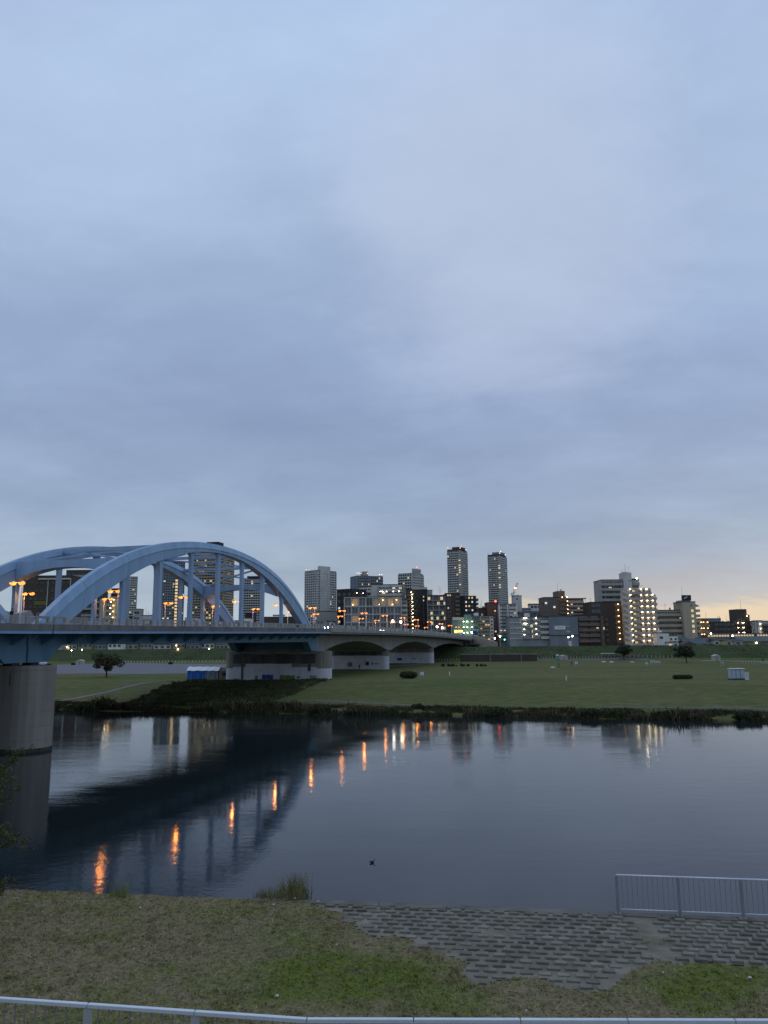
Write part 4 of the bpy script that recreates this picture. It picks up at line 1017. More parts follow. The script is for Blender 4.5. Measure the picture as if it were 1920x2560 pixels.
B = Bld('tall grey block with jutting balconies and aerials above the white lit block', 1503, 1597, 1450, 428, 16, GREY)
zs = [B.z(1450 + 13 * i) for i in range(1, 9)]; B.balconies(zs, GREY, a0=-1.5, a1=B.a(1554), out=1.6, h=1.2); B.windows(zs, 6, 1.9, 1.9, .2, a1=B.a(1554), lit=.07); B.balconies(zs, GREY, a0=B.a(1579), a1=B.W, out=1.2, h=1.2)
B.fins([B.a(q) for q in (1510, 1531, 1551)], 0, B.H, GREY, out=1.5); B.fb('lift_tower', 'front', B.a(1556), B.a(1577), -6, 1.6, 0, B.z(1432), LGREY)
b = MB(); b.tube([(B.a(1566), 2, B.z(1432)), (B.a(1566), 2, B.z(1429.5))], 1.6, 12); b.build('water_tank', LGREY, B.r)
B.mast(1567, 1409, 2, .12, B.z(1430)); B.mast(1575, 1417, 2, .08, B.z(1431), 1); B.mast(1558, 1425, 2, .08, B.z(1432), 1); B.mast(1600.5, 1446, 3, .3); B.windows([B.z(1454)], 2, .5, .6, 0, a0=B.a(1568), a1=B.a(1577), lit=0, off=1.62)
B.fb('plant_room', 'front', B.a(1580), B.a(1596), -5, .3, B.H + .36, B.z(1446.5), DBROWN); B.beacon(1592, 1452, -.3, LAMP_C, .4)
# white apartment block with a lamp at every door
B = Bld('white apartment block with a lit lamp at every door and outdoor stairs', 1556, 1626, 1472, 400, 4, PINK, roof=LGREY)
zs = [B.z(1485 + 14.3 * i) for i in range(10)]
B.balconies(zs, PINK, a0=B.a(1572), a1=B.a(1626), out=1.5, h=1.15)
B.fb('right_wing', 'front', B.a(1626), B.a(1638), -3.8, .0, 0, B.z(1486), PINK)
B.balconies(zs[1:], PINK, a0=B.a(1626), a1=B.a(1638.5), out=1.5, h=1.15)
stm = MB(); ln = B.a(1574) - B.a(1556)
stm.bar((0, -1.2, 1.6), (ln * .62, -1.2, .2), .3, 1.15); stm.box(ln * .55, ln, -1.4, -.1, -.2, .0); stm.box(ln * .62, ln, -1.4, -1.26, 0, 1.1)
stm = stm.mesh('stair_flight', LGREY)
for z in zs: link('stair_flight', stm, B.r, (B.a(1556) - .3, 0, z))
B.lamps(zs, [B.a(q) for q in (1574, 1601, 1615)], o=.6, dz=2.45); B.lamps(zs[1:], [B.a(1629)], o=.6, dz=2.45)
DOOR = mat('door_brown', (.10, .07, .05)); dm = MB(); dm.box(-.45, .45, -.06, 0, 0, 2.1); dm = dm.mesh('door', DOOR)
for z in zs:
    for q in (1577, 1597, 1610, 1624): x, y = B.xy('front', B.a(q), .02); link('door', dm, B.r, (x, y, z + .01))
B.windows(zs, 1, 1.4, 1.3, .8, a0=B.a(1579), a1=B.a(1587), lit=.8, mats=(LIT_Y,)); B.mast(1608, 1461, bars=2); B.mast(1617, 1466, 3, .06)
B = Bld('beige balcony block joining the tower with a black rooftop sign', 1638, 1706, 1526, 410, 13, BEIGE)
zs = [B.z(1526 + 13.4 * i) for i in range(1, 6)]; B.balconies(zs, BEIGE, out=1.3, h=1.2, a1=B.a(1704)); B.windows(zs, 9, 1.3, 1.9, .2, a1=B.a(1704), lit=.04); B.mast(1668, 1508, bars=2); B.tank(1680, 1518, .5)
B = Bld('beige stair tower with slanted roof and black rooftop sign', 1706, 1738, 1505, 406, 13, BEIGE)
b = MB(); z1, z2, zz = B.z(1500), B.z(1516), B.H - 2
b.v = [(0, 1, zz), (B.W + 2.5, 1, zz), (B.W + 2.5, 1, z2), (B.W * .6, 1, z1), (0, 1, z1)]; b.v += [(x, 9, z) for x, y, z in b.v]
b.f = [(0, 1, 2, 3, 4), (9, 8, 7, 6, 5)] + [(k, k + 5, (k + 1) % 5 + 5, (k + 1) % 5) for k in range(5)]; b.m = [0] * 7; b.build('slanted_roof', BEIGE, B.r)
sgn = box('rooftop_sign', B.a(1708), B.a(1729.5), .5, 2, B.z(1501), B.z(1487.5), BLACKW, B.r)
b = MB(); xa, za = B.a(1711), B.z(1497.5)
for u0, v0, u1, v1 in ((0, .1, .9, .55), (.1, .5, 1.2, 1.0), (.6, .35, 1.7, .8), (.9, 1.0, 2.0, 1.25)): b.bar((xa + u0, .46, za + v0), (xa + u1, .46, za + v1), .04, .22)
b = b.build('sign_emblem', WHITE, B.r)
zs = [B.z(q) for q in (1533, 1546, 1559, 1571.5, 1584.5)]; B.windows(zs, 1, 1.4, 1.7, .4, a0=B.a(1724), a1=B.a(1734), lit=1, mats=(LIT_Y,)); B.windows([B.z(1516)], 1, .8, .8, .2, a0=B.a(1725), a1=B.a(1730), lit=0); B.mast(1708, 1467, 1)
zb2 = [B.z(1517 + 12.8 * i) for i in range(6)]; 
for z in zb2[1:]: B.fb('end_balcony', 'front', B.W + .02, B.W + 2.4, -6, -.5, z, z + 1.3, BEIGE)
# right-hand background
B = Bld('low brown block with amber lights right of the stair tower', 1746, 1772, 1551, 440, 10, BROWN); zs = B.levels(5, B.H, 0); B.balconies(zs, TAN); B.lamps(zs[:3], [B.a(1751), B.a(1757), B.a(1767)], o=.7, m=LAMP_A)
B = Bld('grey-roofed hall behind the amber-lit brown block', 1748, 1802, 1547, 500, 14, SLATE, 'building', 'low_building'); B.mast(1800, 1540, 3, .2); B.mast(1804, 1540, 3, .2); B.windows([B.H - 4], 8, 1.8, 1.4, .5, lit=.05); B.mast(1770, 1530)
B = Bld('long dark brown block with rows of ceiling lamps', 1786, 1884, 1555, 455, 14, DBROWN); zs = [B.z(1555 + 12.2 * i) for i in range(1, 4)]
B.balconies(zs, DBROWN, a0=B.a(1838), a1=B.a(1882), out=1.3, h=1.0); B.lamps(zs, [B.a(q) for q in (1843, 1854, 1857, 1878)], o=.9, dz=2.3); B.windows(zs, 5, 1.5, 1.3, .8, a1=B.a(1836), lit=.05); B.mast(1822, 1536); B.tank(1813, 1551, .5); B.tank(1826, 1551, .5)
B.fb('roof_tower', 'front', B.a(1843), B.a(1868), -10, .3, B.H + .36, B.z(1523), DBROWN); B.fb('roof_tower_step', 'front', B.a(1868), B.a(1875), -9, .1, B.H + .36, B.z(1537), BROWN); B.lamps([B.z(1552)], [B.a(1867)], o=.7, dz=2.6); B.mast(1861, 1500, 3, .1, B.z(1523))
B = Bld('grey block with lit columns at the right edge', 1885, 1960, 1553, 450, 14, GREY); zs = [B.z(1557 + 12 * i) for i in range(1, 4)]; B.balconies(zs, DBROWN, out=1.2, a0=B.a(1903)); B.lamps(zs, [B.a(1899)], o=.6, dz=2.2); B.windows(zs, 8, 1.4, 1.5, .5, a0=B.a(1903), lit=.05)
B.fins([B.a(1888), B.a(1894)], 0, B.H, LGREY, out=.5, t=.5)
B = Bld('small white cubic house with arched roof tank below the beige block', 1644, 1672, 1583, 392, 8, WHITEW, 'house', 'house', zb=7); B.windows([B.z(1597)], 1, 1.8, 1.2, 0, a0=B.a(1648), a1=B.a(1657), lit=0); b = MB(); b.tube([(B.a(1652), 2, B.H + .3), (B.a(1652), 2, B.z(1578)), (B.a(1652), 2, B.z(1576))], [1.3, 1.3, .7], 12); b.build('water_tank', WHITEW, B.r)
B = Bld('flat white annex beside the small white cubic house', 1672, 1694, 1590, 394, 8, WHITEW, 'house', 'house', zb=7); B.windows([B.z(1600)], 2, 1, 1, 0, lit=.1)
for lab, x0, x1, yt, Y, ye, wl, rf, gb in (
    ('low house with wide teal roof behind the right park tree', 1712, 1766, 1597, 396, 1609, GREY, ROOFT, False), ('small gabled house left of the teal roof', 1708, 1740, 1603, 389, 1611, TAN, ROOFR, True),
    ('brown-roofed low house right of the teal roof', 1748, 1798, 1594, 402, 1602, GREY, ROOFR, False), ('pink-roofed gabled house above the brown-roofed one', 1748, 1772, 1586, 420, 1596, GREY, ROOFR, True),
    ('pale gabled house between brown roof and yellow hut', 1785, 1812, 1596, 398, 1601, LGREY, ROOFD, False), ('low dark-roofed shed in front of the teal-roofed house', 1755, 1800, 1610, 390, 1614, GREY, ROOFD, True),
    ('white-fronted shop with red and white lights by the white annex', 1668, 1696, 1603, 390, 1606, WHITEW, ROOFD, False), ('flat-roofed grey-blue house behind the shop', 1692, 1720, 1593, 400, 1598, LGREY, ROOFT, False)):
    house(lab, x0, x1, yt, Y, ye, wl, rf, 8, 2, .1, gb, 7)
house('pale yellow hut with one dark window on the levee', 1811, 1833, 1599, 388, 1602, mat('wall_hut_yellow', (.42, .40, .22)), ROOFD, 6, 1, 0, False, 7)
house('plain grey shed joined to the yellow hut', 1834, 1856, 1598, 388.3, 1601, GREY, ROOFD, 6, 1, 0, False, 7)
B = Bld('long low warehouse with yellow-lit wall at the right edge', 1854, 1975, 1603, 392, 14, GREY, 'warehouse', 'warehouse', zb=7, body=False)
box('wall', 0, B.W, .6, 14, 0, B.H, mat('wall_yellow', (.30, .29, .12)), B.r); b = MB(); b.v = [(-1, -.8, B.H), (B.W, -.8, B.H), (B.W, 8, B.H + 2.6), (-1, 8, B.H + 2.6), (-1, 15, B.H), (B.W, 15, B.H)]; b.f = [(0, 1, 2, 3), (3, 2, 5, 4), (0, 3, 4), (1, 5, 2)]; b.m = [0] * 4; b.build('roof', mat('roof_sheet', (.10, .115, .108)), B.r)
B.lamps([B.H - 2.6], [B.a(1891)], o=-.5, dz=1.8); box('door', B.a(1897), B.a(1912), .5, .58, 0, B.H - 1, SLATE, B.r); box('door', B.a(1914), B.a(1925), .5, .58, 0, B.H - 1, BGREY, B.r)
# the small far row of houses seen under the bridge on the left
walls = [GREY, LGREY, TAN, BGREY, WHITEW, BEIGE]
desc = ['grey gabled house under the deck beside the left pier', 'pale house under the deck with a lit yellow window', 'tan house just right of the lit yellow window', 'blue-grey house behind the left park tree', 'white house above the left park tree',
        'beige house right of the left park tree', 'grey house with a dark carport under the arch deck', 'long pale house under the middle of the arch deck', 'tan gabled house with bright porch lamp', 'blue-grey gabled house right of the porch lamp', 'white flat-roofed house with black windows left of the graffitied pier', 'beige house touching the graffitied pier edge']
px = 128
for i, d in enumerate(desc):
    w = [30, 38, 40, 34, 38, 42, 34, 48, 34, 36, 38, 34][i]
    h_ = house(d, px, px + w - 4, 1600 + (i % 3) * 2, 396 + (i * 7) % 9, 1608 + (i % 2) * 3, walls[i % 6], [ROOFD, ROOFR, ROOFD][i % 3], 8, 3, .0, i % 3 == 1, 7)
    if i in (1, 8): h_.lamps([h_.H - 3.2], [h_.W * .3], o=.4, dz=2.0)
    if i == 1: h_.windows([h_.H - 3.0], 1, 2.2, 1.6, .4, a0=1, a1=4, lit=1, mats=(LIT_Y,), off=.16)
    px += w
# low mid-distance fill between the named blocks
fill = [(1228, 1275, 1560, 450, RED), (1440, 1480, 1545, 440, GREY), (1690, 1760, 1592, 430, BROWN), (1760, 1800, 1572, 470, GREY), (560, 620, 1552, 520, GREY), (690, 770, 1548, 560, BROWN), (380, 412, 1550, 540, GREY), (462, 490, 1545, 540, LGREY), (1005, 1075, 1535, 460, DBROWN), (1340, 1372, 1548, 440, GREY)]
fl = ['dull red low block behind the white-framed balcony block', 'plain grey block between sign building and brown roofs', 'brown low block behind the teal-roofed house', 'grey low block behind the brown-roofed house', 'grey low block just left of the far arch foot', 'brown low block behind the long shed under the arch', 'grey low block left of the dark tower with lit landings', 'pale low block right of the dark tower with lit landings', 'dark low block behind the stair-light block', 'grey low block behind the lit stair landings block']
for (a, c, yt, Y, m), d in zip(fill, fl):
    B = Bld(d, a, c, yt, Y, 14, m, 'building', 'low_building'); zs = B.levels(max(2, int(B.H / 3.1)), B.H, .5); B.windows(zs, max(3, int(B.W / 3)), 1.5, 1.2, .9, lit=.08)
# hazy far skyline along the horizon
for i, (a, c, yt, Y) in enumerate(((1745, 1800, 1568, 1500), (1868, 1960, 1554, 1600), (1890, 1906, 1551, 1700), (1196, 1222, 1528, 1300), (1276, 1330, 1530, 1250), (1440, 1505, 1531, 1300), (1620, 1700, 1545, 1400), (340, 420, 1548, 1300), (560, 760, 1552, 1400))):
    d = ['far low roofline right of the stair tower', 'far low roofline at the right edge', 'far small tower at the right edge skyline', 'far block between the twin towers', 'far roofline right of the twin towers', 'far roofline behind the brown roof-tower block', 'far roofline behind the beige balcony block', 'far roofline under the left half of the arch', 'far roofline under the right half of the arch'][i]
    B = Bld(d, a, c, yt, Y, 20, GREY, 'building', 'distant_building'); B.windows(B.levels(4, B.H - 1, 8), 6, 4, 1.6, .8, lit=.15)

# ------------------------------------------------------------------ railway, crane, levee-top lights
r = thing('commuter_train', 'commuter train with a row of lit windows passing at the right edge', 'train', tuple(at(1768, 1600, 430)), 0)
p0 = at(1768, 1592, 430); p1 = at(1960, 1588, 430); r.location = (p0[0], p0[1], p0[2] - 1.5)
Lc = 13.0; k = 0
while k * (Lc + .6) < p1[0] - p0[0]:
    x = k * (Lc + .6); box('carriage', x, x + Lc, 0, 2.8, 0, 3.3, mat('carriage_steel', (.16, .15, .14), .4, .1, 1), r); 
    b = MB(); n = 8
    for i in range(n): b.box(x + .5 + i * (Lc - 1) / n, x + .5 + (i + .72) * (Lc - 1) / n, -.06, -.01, 1.5, 2.5)
    b.build('lit_window', emit('train_window', (1, .74, .42), .5, False), r, kind='stuff'); k += 1
v = thing('railway_viaduct', 'grey railway viaduct carrying the lit train at the right edge', 'viaduct', (p0[0] - 4, p0[1], 0), 0)
W_ = p1[0] - p0[0] + 30
box('deck', 0, W_, -.8, 6, p0[2] - 2.6, p0[2] - 1.52, CONC_D, v); box('parapet', 0, W_, -.9, -.7, p0[2] - 1.5, p0[2] - .9, CONC_D, v)
for i in range(6): box('column', 3 + i * 12, 4.4 + i * 12, .5, 4.5, 4, p0[2] - 2.61, CONC_D, v)
cr = thing('construction_crane', 'red and white luffing construction crane beside the right twin tower', 'crane', tuple(at(1285, 1520, 700)))
o = cr.location; b = MB(); pA = at(1281, 1486, 700) - np.array(o); pB = at(1293, 1457, 700) - np.array(o)
REDW = mat('crane_red', (.45, .12, .09))
A_, B_ = Vector(pA), Vector(pB)
for k in range(8):
    q0, q1 = A_.lerp(B_, k / 8), A_.lerp(B_, (k + 1) / 8); m = MB(); m.bar(q0, q1, .5, .5); m.bar(q0 + Vector((.9, 0, -.4)), q1 + Vector((.9, 0, -.4)), .3, .3); m.bar(q0, q1 + Vector((.9, 0, -.4)), .25, .25)
    m.build('jib_section', REDW if k % 2 else WHITE, cr)
box('mast', pA[0] - .8, pA[0] + .8, -.8, .8, -18, pA[2], REDW, cr); box('cab', pA[0] - 1.2, pA[0] + 1.4, -1.2, 1.2, pA[2] - 1.2, pA[2] + 1.2, WHITE, cr)
m = MB(); m.bar(B_, B_ + Vector((-4, 0, -17)), .12, .12); m.bar(B_, A_ + Vector((-2.5, 0, -1)), .12, .12); m.build('cable', STEEL_D, cr)
m = MB(); m.ball(A_.lerp(B_, .55) + Vector((0, -.6, 0)), .6, 8, 6); m.build('lamp', LAMP_A, cr)
def yard_lamp(px, py, Y, label, m=LAMP_W, r_=.28, shade=False, zb=None, pole=STEEL_D):
    p = at(px, py, Y); zb = zb if zb is not None else far_z(p[0], Y)
    t = thing('levee_lamp', label, 'lamp', (p[0], Y, zb), 0, 'lamps along the levee road')
    b = MB(); h = p[2] - zb; b.tube([(0, 0, 0), (0, 0, h)], [.08, .05], 6); b.build('pole', pole, t)
    b = MB(); b.ball((0, -.1, h), r_, 8, 6); b.build('lamp_glass', m, t, True)
    if shade: b = MB(); b.rings([[(q * math.cos(a) * 1.0, q * math.sin(a), z) for a in np.linspace(0, 2 * math.pi, 9)[:-1]] for q, z in ((.6, h + .15), (.25, h + .6))]); b.build('lamp_shade', WHITE, t)
for a in ((1431, 1590, 386, 'bright cone-topped lamp in front of the sign building', LAMP_W, .42, True), (1503, 1619, 378, 'small white lamp at the foot of the brown balcony block'), (1630, 1619, 378, 'small white lamp at the foot of the white lit block'),
          (1577, 1619, 380, 'amber lamp under the white lit block', LAMP_A, .3), (1250, 1591, 385, 'white lamp at the road corner left of the green signal', LAMP_W, .35), (1237, 1596, 384, 'small white lamp left of the road-corner lamp'),
          (1421, 1593, 386, 'small lamp left of the cone-topped lamp', LAMP_W, .25), (1777, 1584, 390, 'white lamp behind the brown-roofed low house', LAMP_W, .33), (1831, 1589, 388, 'white peaked lamp above the yellow hut', LAMP_W, .36, True),
          (1892, 1607, 386, 'yellowish lamp on the warehouse front'), (445, 1623, 384, 'yellow lamp on the levee left of the graffitied pier', LAMP_A, .35), (523, 1623, 384, 'yellow lamp on the levee close to the graffitied pier', LAMP_A, .35), (205, 1624, 384, 'dim lamp on the levee behind the left park tree', LAMP_C, .2), (179, 1626, 384, 'faint lamp on the levee right of the left pier', LAMP_C, .2)):
    yard_lamp(*a)
p = at(1260, 1599, 384)
t = thing('traffic_signal', 'traffic signal showing green at the end of the viaduct', 'traffic light', (p[0], 384, far_z(p[0], 384)))
h = p[2] - t.location.z; b = MB(); b.tube([(0, 0, 0), (0, 0, h - .3)], .08, 6); b.build('pole', STEEL_D, t); box('signal_head', -1.0, .6, .0, .3, h - .32, h + .32, BLACK, t); m = MB(); m.ball((.3, -.05, h), .34, 8, 6, 0, (1, .3, 1)); m.build('green_light', GREEN_L, t); m = MB(); m.ball((-.25, -.05, h), .24, 8, 6, 0, (1, .3, 1)); m.build('amber_light', BLACK, t)
for px0, px1, py0, py1, lab in ((1136, 1143.5, 1575, 1582.5, 'square lit yellow sign by the viaduct end'), (1145, 1157, 1575, 1585.5, 'wide lit yellow sign with white lower strip by the viaduct end')):
    Y = 386; a, c = at(px0, py1, Y), at(px1, py0, Y)
    t = thing('lit_sign', lab, 'sign', (a[0], Y, 9)); box('sign_face', 0, c[0] - a[0], 0, .3, a[2] - 9 + (.9 if px1 > 1150 else 0), c[2] - 9, emit('yellow_sign', (1, .86, .22), 1.6, False), t)
    if px1 > 1150: box('lower_strip', 0, c[0] - a[0], 0, .3, a[2] - 9, a[2] - 9 + .8, WHITE, t)
    box('post', .9, 1.05, .32, .5, 0, c[2] - 9.5, STEEL_D, t)

# ------------------------------------------------------------------ vehicles
CAR_W = mat('car_white', (.62, .63, .65), .3, .03, 1, 0, 1, .5); CAR_D = mat('car_dark', (.03, .032, .038), .3, .1, 1, 0, 1, .5); CAR_S = mat('car_silver', (.36, .37, .39), .3, .05, 1, 0, 1, .5)
TYRE = mat('tyre', (.02, .02, .02), .9)
def car(label, cat, loc, rz, paint, h=1.45, L=4.3, van=False, lights=False):
    t = thing('parked_car' if not lights else 'oncoming_car', label, cat, loc, rz, None)
    W2 = .85
    prof = [(0, .35), (0, .8), (.15, .95), (1.15, 1.0), (1.75, h), (3.3, h), (4.0, 1.0), (L, .9), (L, .35)] if not van else [(0, .35), (0, 1.0), (.5, 1.1), (1.1, h), (L - .1, h), (L, h - .2), (L, .35)]
    b = MB(); n = len(prof); b.v = [(x, y * (W2 - (.12 if z > 1.05 else 0)), z) for y in (-1, 1) for x, z in prof]
    b.f = [tuple(range(n)), tuple(range(2 * n - 1, n - 1, -1))] + [(k, k + n, (k + 1) % n + n, (k + 1) % n) for k in range(n)]; b.m = [0] * len(b.f); b.build('body', paint, t)
    for s in (-1, 1):
        b = MB(); y = s * (W2 - .11); x0, x1 = (1.5, 3.5) if not van else (1.2, L - .5)
        b.v = [(x0, y * .99, 1.06), (x1 + .2, y * .99, 1.06), (x1 - .15, y * .99, h - .12), (x0 + .3, y * .99, h - .12)]; b.v += [(x, yy + s * .02, z) for x, yy, z in b.v]
        b.f = [(0, 1, 2, 3), (7, 6, 5, 4)] + [(k, k + 4, (k + 1) % 4 + 4, (k + 1) % 4) for k in range(4)]; b.m = [0] * 6; b.build('side_window', GLASS, t)
        for x in (.85, L - .85):
            b = MB(); b.tube([(x, s * (W2 - .2), .32), (x, s * (W2 + .02), .32)], .32, 10); wh = b.build('wheel', TYRE, t); b = MB(); b.tube([(x, s * (W2 + .02), .32), (x, s * (W2 + .035), .32)], .18, 8); b.build('rim', STEEL, wh)
        b = MB(); b.ball((-.03, s * .62, .72), .14 if not lights else .26, 8, 6); b.build('headlight', HEADL if lights else WHITE, t)
    b = MB(); xs_ = ((1.2, 1.03), (1.7, h - .08)) if not van else ((.55, 1.16), (1.02, h - .08))
    b.v = [(xs_[0][0] - .03, -.6, xs_[0][1]), (xs_[0][0] - .03, .6, xs_[0][1]), (xs_[1][0] - .03, .6, xs_[1][1]), (xs_[1][0] - .03, -.6, xs_[1][1])]; b.v += [(x + .02, y, z) for x, y, z in b.v]
    b.f = [(0, 1, 2, 3), (7, 6, 5, 4)] + [(k, k + 4, (k + 1) % 4 + 4, (k + 1) % 4) for k in range(4)]; b.m = [0] * 6; b.build('windscreen', GLASS, t)
    return t
def on_deck(px, w, lo=-110., hi=205.):
    for _ in range(40):
        m = (lo + hi) / 2; P = BW(m, w, 15); d = np.array(P) - EYE
        lo, hi = (m, hi) if 960 + F * (d @ RGT) / (d @ FWD) < px else (lo, m)
    return lo
for px, w, lab, pt, hh, van in ((816, 10, 'white van with bright headlights coming onto the blue arch', CAR_W, 2.1, True), (955, 10.5, 'silver car with bright headlights on the middle of the viaduct', CAR_S, 1.5, False), (1066, 10, 'dark car with headlights near the levee end of the viaduct', CAR_D, 1.5, False)):
    s = on_deck(px, w); c = car(lab, 'van' if van else 'car', BW(s, w, zd(s) + .014 + (.35 if van else 0)), BRZ, pt, hh, 4.6 if van else 4.3, van, True)
    c.location = BW(s, w, zd(s) + .014)
for px, py, lab, pt, rz in ((104, 1663, 'white car parked side-on beyond the left pier', CAR_W, .05), (84, 1663.5, 'silver car parked beyond the left pier, partly hidden', CAR_S, .3), (66, 1664, 'dark car parked beyond the left pier, mostly hidden', CAR_D, .2)):
    p = ground(px, py); car(lab, 'car', (p[0] - 2, p[1], p[2] + .02), rz, pt)

# ------------------------------------------------------------------ flood-plain park
def posts_fence(name, pts, label, spacing, h=.75, rail=False, mtl=WHITE):
    P = [ground(a, c) for a, c in pts]; t = thing(name, label, 'fence', tuple(P[0])); o = Vector(P[0])
    b = MB(); b.box(-.065, .065, -.065, .065, -.1, h); b.box(-.04, .04, -.04, .04, h, h + .06); me = b.mesh('fence_post', mtl); last = None; R = MB()
    for p, q in zip(P[:-1], P[1:]):
        n = max(1, int(np.linalg.norm(np.array(q) - np.array(p)) / spacing))
        for i in range(n):
            c = Vector(p).lerp(Vector(q), i / n); c.z = far_z(c.x, c.y); link('fence_post', me, t, c - o)
            if last is not None: R.bar(last + Vector((0, 0, h * .75)) - o, c + Vector((0, 0, h * .75)) - o, .05, .05)
            last = c
    if rail: R.build('fence_rail', mtl, t)
    return t
posts_fence('post_fence', [(1090, 1652), (1200, 1650), (1330, 1648.5), (1480, 1647), (1560, 1647)], 'row of white posts along the foot of the levee, left of the middle park tree', 1.25, .85, False, mat('post_cream', (.55, .53, .45)))
posts_fence('post_fence', [(1575, 1644), (1640, 1645), (1700, 1646.5)], 'row of white posts in front of the dark hedge between two park trees', 1.6, 1.0, False, mat('post_cream', (.55, .53, .45)))
posts_fence('post_fence', [(305, 1656), (430, 1656), (575, 1655)], 'row of white posts beyond the gravel lot under the bridge', 1.6, .8)
posts_fence('rail_fence', [(1858, 1657), (1900, 1658), (1925, 1659)], 'short white railed fence at the right edge of the park', 1.0, .8, True, LGREY)
bd = thing('storage_wall', 'long dark retaining wall with pale coping at the foot of the levee', 'wall'); A1, B1 = at(1150, 1641, 341), at(1343, 1641, 335)
d = Vector((B1[0] - A1[0], B1[1] - A1[1], 0)); bd.location = (A1[0], A1[1], 3.2); bd.rotation_euler = (0, 0, math.atan2(d.y, d.x))
n = 5
for i in range(n): box('wall_panel', d.length * i / n + .03, d.length * (i + 1) / n - .03, 0, .5, 0, 3.2, DBROWN, bd)
box('coping', -.2, d.length + .2, -.12, .62, 3.203, 3.45, CONC, bd)
for i in (1, 3): box('downpipe', d.length * (i + 1) / n - .4, d.length * (i + 1) / n + .2, -.25, -.01, 0, 3.1, CONC_D, bd)
def shed(px0, px1, ytop, ybase, label, wall, roof, gable=True, door=True, name='park_shed', cat='shed', D=2.6):
    g = ground((px0 + px1) / 2, ybase); Y = g[1]; a, c = at(px0, ybase, Y), at(px1, ybase, Y); w = c[0] - a[0]; h = at(px0, ytop, Y)[2] - g[2]
    t = thing(name, label, cat, (a[0], Y, g[2] - .05)); box('wall', 0, w, 0, D, 0, h * .8, wall, t); b = MB(); e = .15
    b.v = [(-e, -e, h * .8), (w / 2, -e, h), (w + e, -e, h * .8), (-e, D + e, h * .8), (w / 2, D + e, h), (w + e, D + e, h * .8)] if gable else [(-e, -e, h * .8), (w / 2, -e, h * .86), (w + e, -e, h * .8), (-e, D + e, h), (w / 2, D + e, h), (w + e, D + e, h)]
    b.f = [(0, 2, 1), (3, 4, 5), (0, 1, 4, 3), (1, 2, 5, 4), (2, 0, 3, 5)]; b.m = [0] * 5; b.build('roof', roof, t)
    if door: box('door', w * .35, w * .65, -.04, -.002, .02, h * .62, STEEL_D, t)
    return t
shed(1402, 1419, 1637, 1651, 'pinkish shed at the foot of the levee beside a green booth', PINK, LGREY); shed(1392, 1399, 1635.5, 1652, 'narrow green booth left of the pinkish shed', TEAL, WHITE, True, False, 'green_booth', 'booth', 1.2)
shed(1786, 1802, 1636, 1653, 'pale beige shed with peaked roof right of the right park tree', mat('wall_shed_beige', (.42, .38, .31)), LGREY); shed(190, 206, 1649, 1662, 'pinkish shed beyond the gravel lot, left of the left park tree', PINK, LGREY); 
shed(1249, 1259, 1640, 1650, 'white box cabinet by the post fence', WHITE, WHITE, False, False, 'cabinet', 'cabinet', .8)
# portable toilets: three cubicles in a block
g = ground(1846, 1699); Y = g[1]; a, c = at(1830, 1699, Y), at(1863, 1699, Y); w = c[0] - a[0]; h = at(1846, 1671, Y)[2] - g[2]
t = thing('portable_toilets', 'block of three pale portable toilets standing on the grass at the right', 'portable toilet', (a[0], Y, g[2]))
box('base', -.1, w + .1, -.1, 1.7, 0, .2, BLACK, t); box('roof', -.15, w + .1, -.2, 1.75, h - .16, h, WHITE, t); box('cabin', 0, w, .06, 1.6, .2, h - .162, STEEL_D, t)
TOI = mat('toilet_panel', (.42, .46, .54), .5, .08, 2)
for i in range(3): dr = box('door', w * (i + .1) / 3, w * (i + .92) / 3, 0, .055, .28, h - .3, TOI, t); 
for i in range(3): box('handle', w * (i + .8) / 3, w * (i + .86) / 3, -.05, -.002, 1.0, 1.2, STEEL, t)
box('side_panel', -.05, -.003, .02, 1.6, .2, h - .17, TOI, t)
t2 = thing('white_screen', 'small white screen panel beside the portable toilets', 'screen', tuple(ground(1868, 1700))); box('panel', -.45, .5, 0, .12, .05, 1.7, LGREY, t2); box('foot', -.4, .4, -.3, .4, 0, .05, STEEL_D, t2)
def board_sign(px, ytop, ybase, w, label, m=WHITE, frac=.5):
    g = ground(px, ybase); Y = g[1]; h = at(px, ytop, Y)[2] - g[2]; t = thing('notice_board', label, 'sign', tuple(g))
    box('board', -w / 2, w / 2, -.04, .04, h * frac, h, m, t)
    for s in (-1, 1): box('leg', s * w * .42 - .05, s * w * .42 + .05, -.03, .03, -.05, h * frac - .002, STEEL, t)
    b = MB(); [b.box(-w * .38, w * .25, -.052, -.041, h * (frac + .12 + .11 * k), h * (frac + .15 + .11 * k)) for k in range(3)]; b.build('lettering', STEEL_D, t)
    return t
board_sign(1055, 1680, 1695.5, .9, 'white notice board on two legs right of the round hedge'); board_sign(1441, 1654.5, 1664, .9, 'small white notice board on the grass right of two walkers')
board_sign(1632.5, 1651, 1662, 1.7, 'left one of two pale boards on legs in the park', mat('board_pale', (.45, .52, .52))); board_sign(1645.5, 1652, 1662, 1.7, 'right one of two pale boards on legs in the park', mat('board_pale', (.45, .52, .52)))
board_sign(1617, 1656, 1665, .8, 'small white sign left of the pair of pale boards', WHITE, .6); board_sign(1806, 1654, 1665, .9, 'small pale sign in front of the beige peaked shed', LGREY, .75)
for px, py, hh, lab in ((1124, 1689, 1.0, 'thin white marker post on the grass right of the notice board'), (1416, 1702, 1.1, 'thin white marker post on the open grass'), (1692, 1645, .9, 'white stub post left of the right park tree')):
    g = ground(px, py); b = MB(); b.tube([(0, 0, -.1), (0, 0, hh * .9), (0, 0, hh)], [.13, .13, .06], 8); t = b.build('marker_post', WHITE); t.location = g; tag(t, lab, 'post')
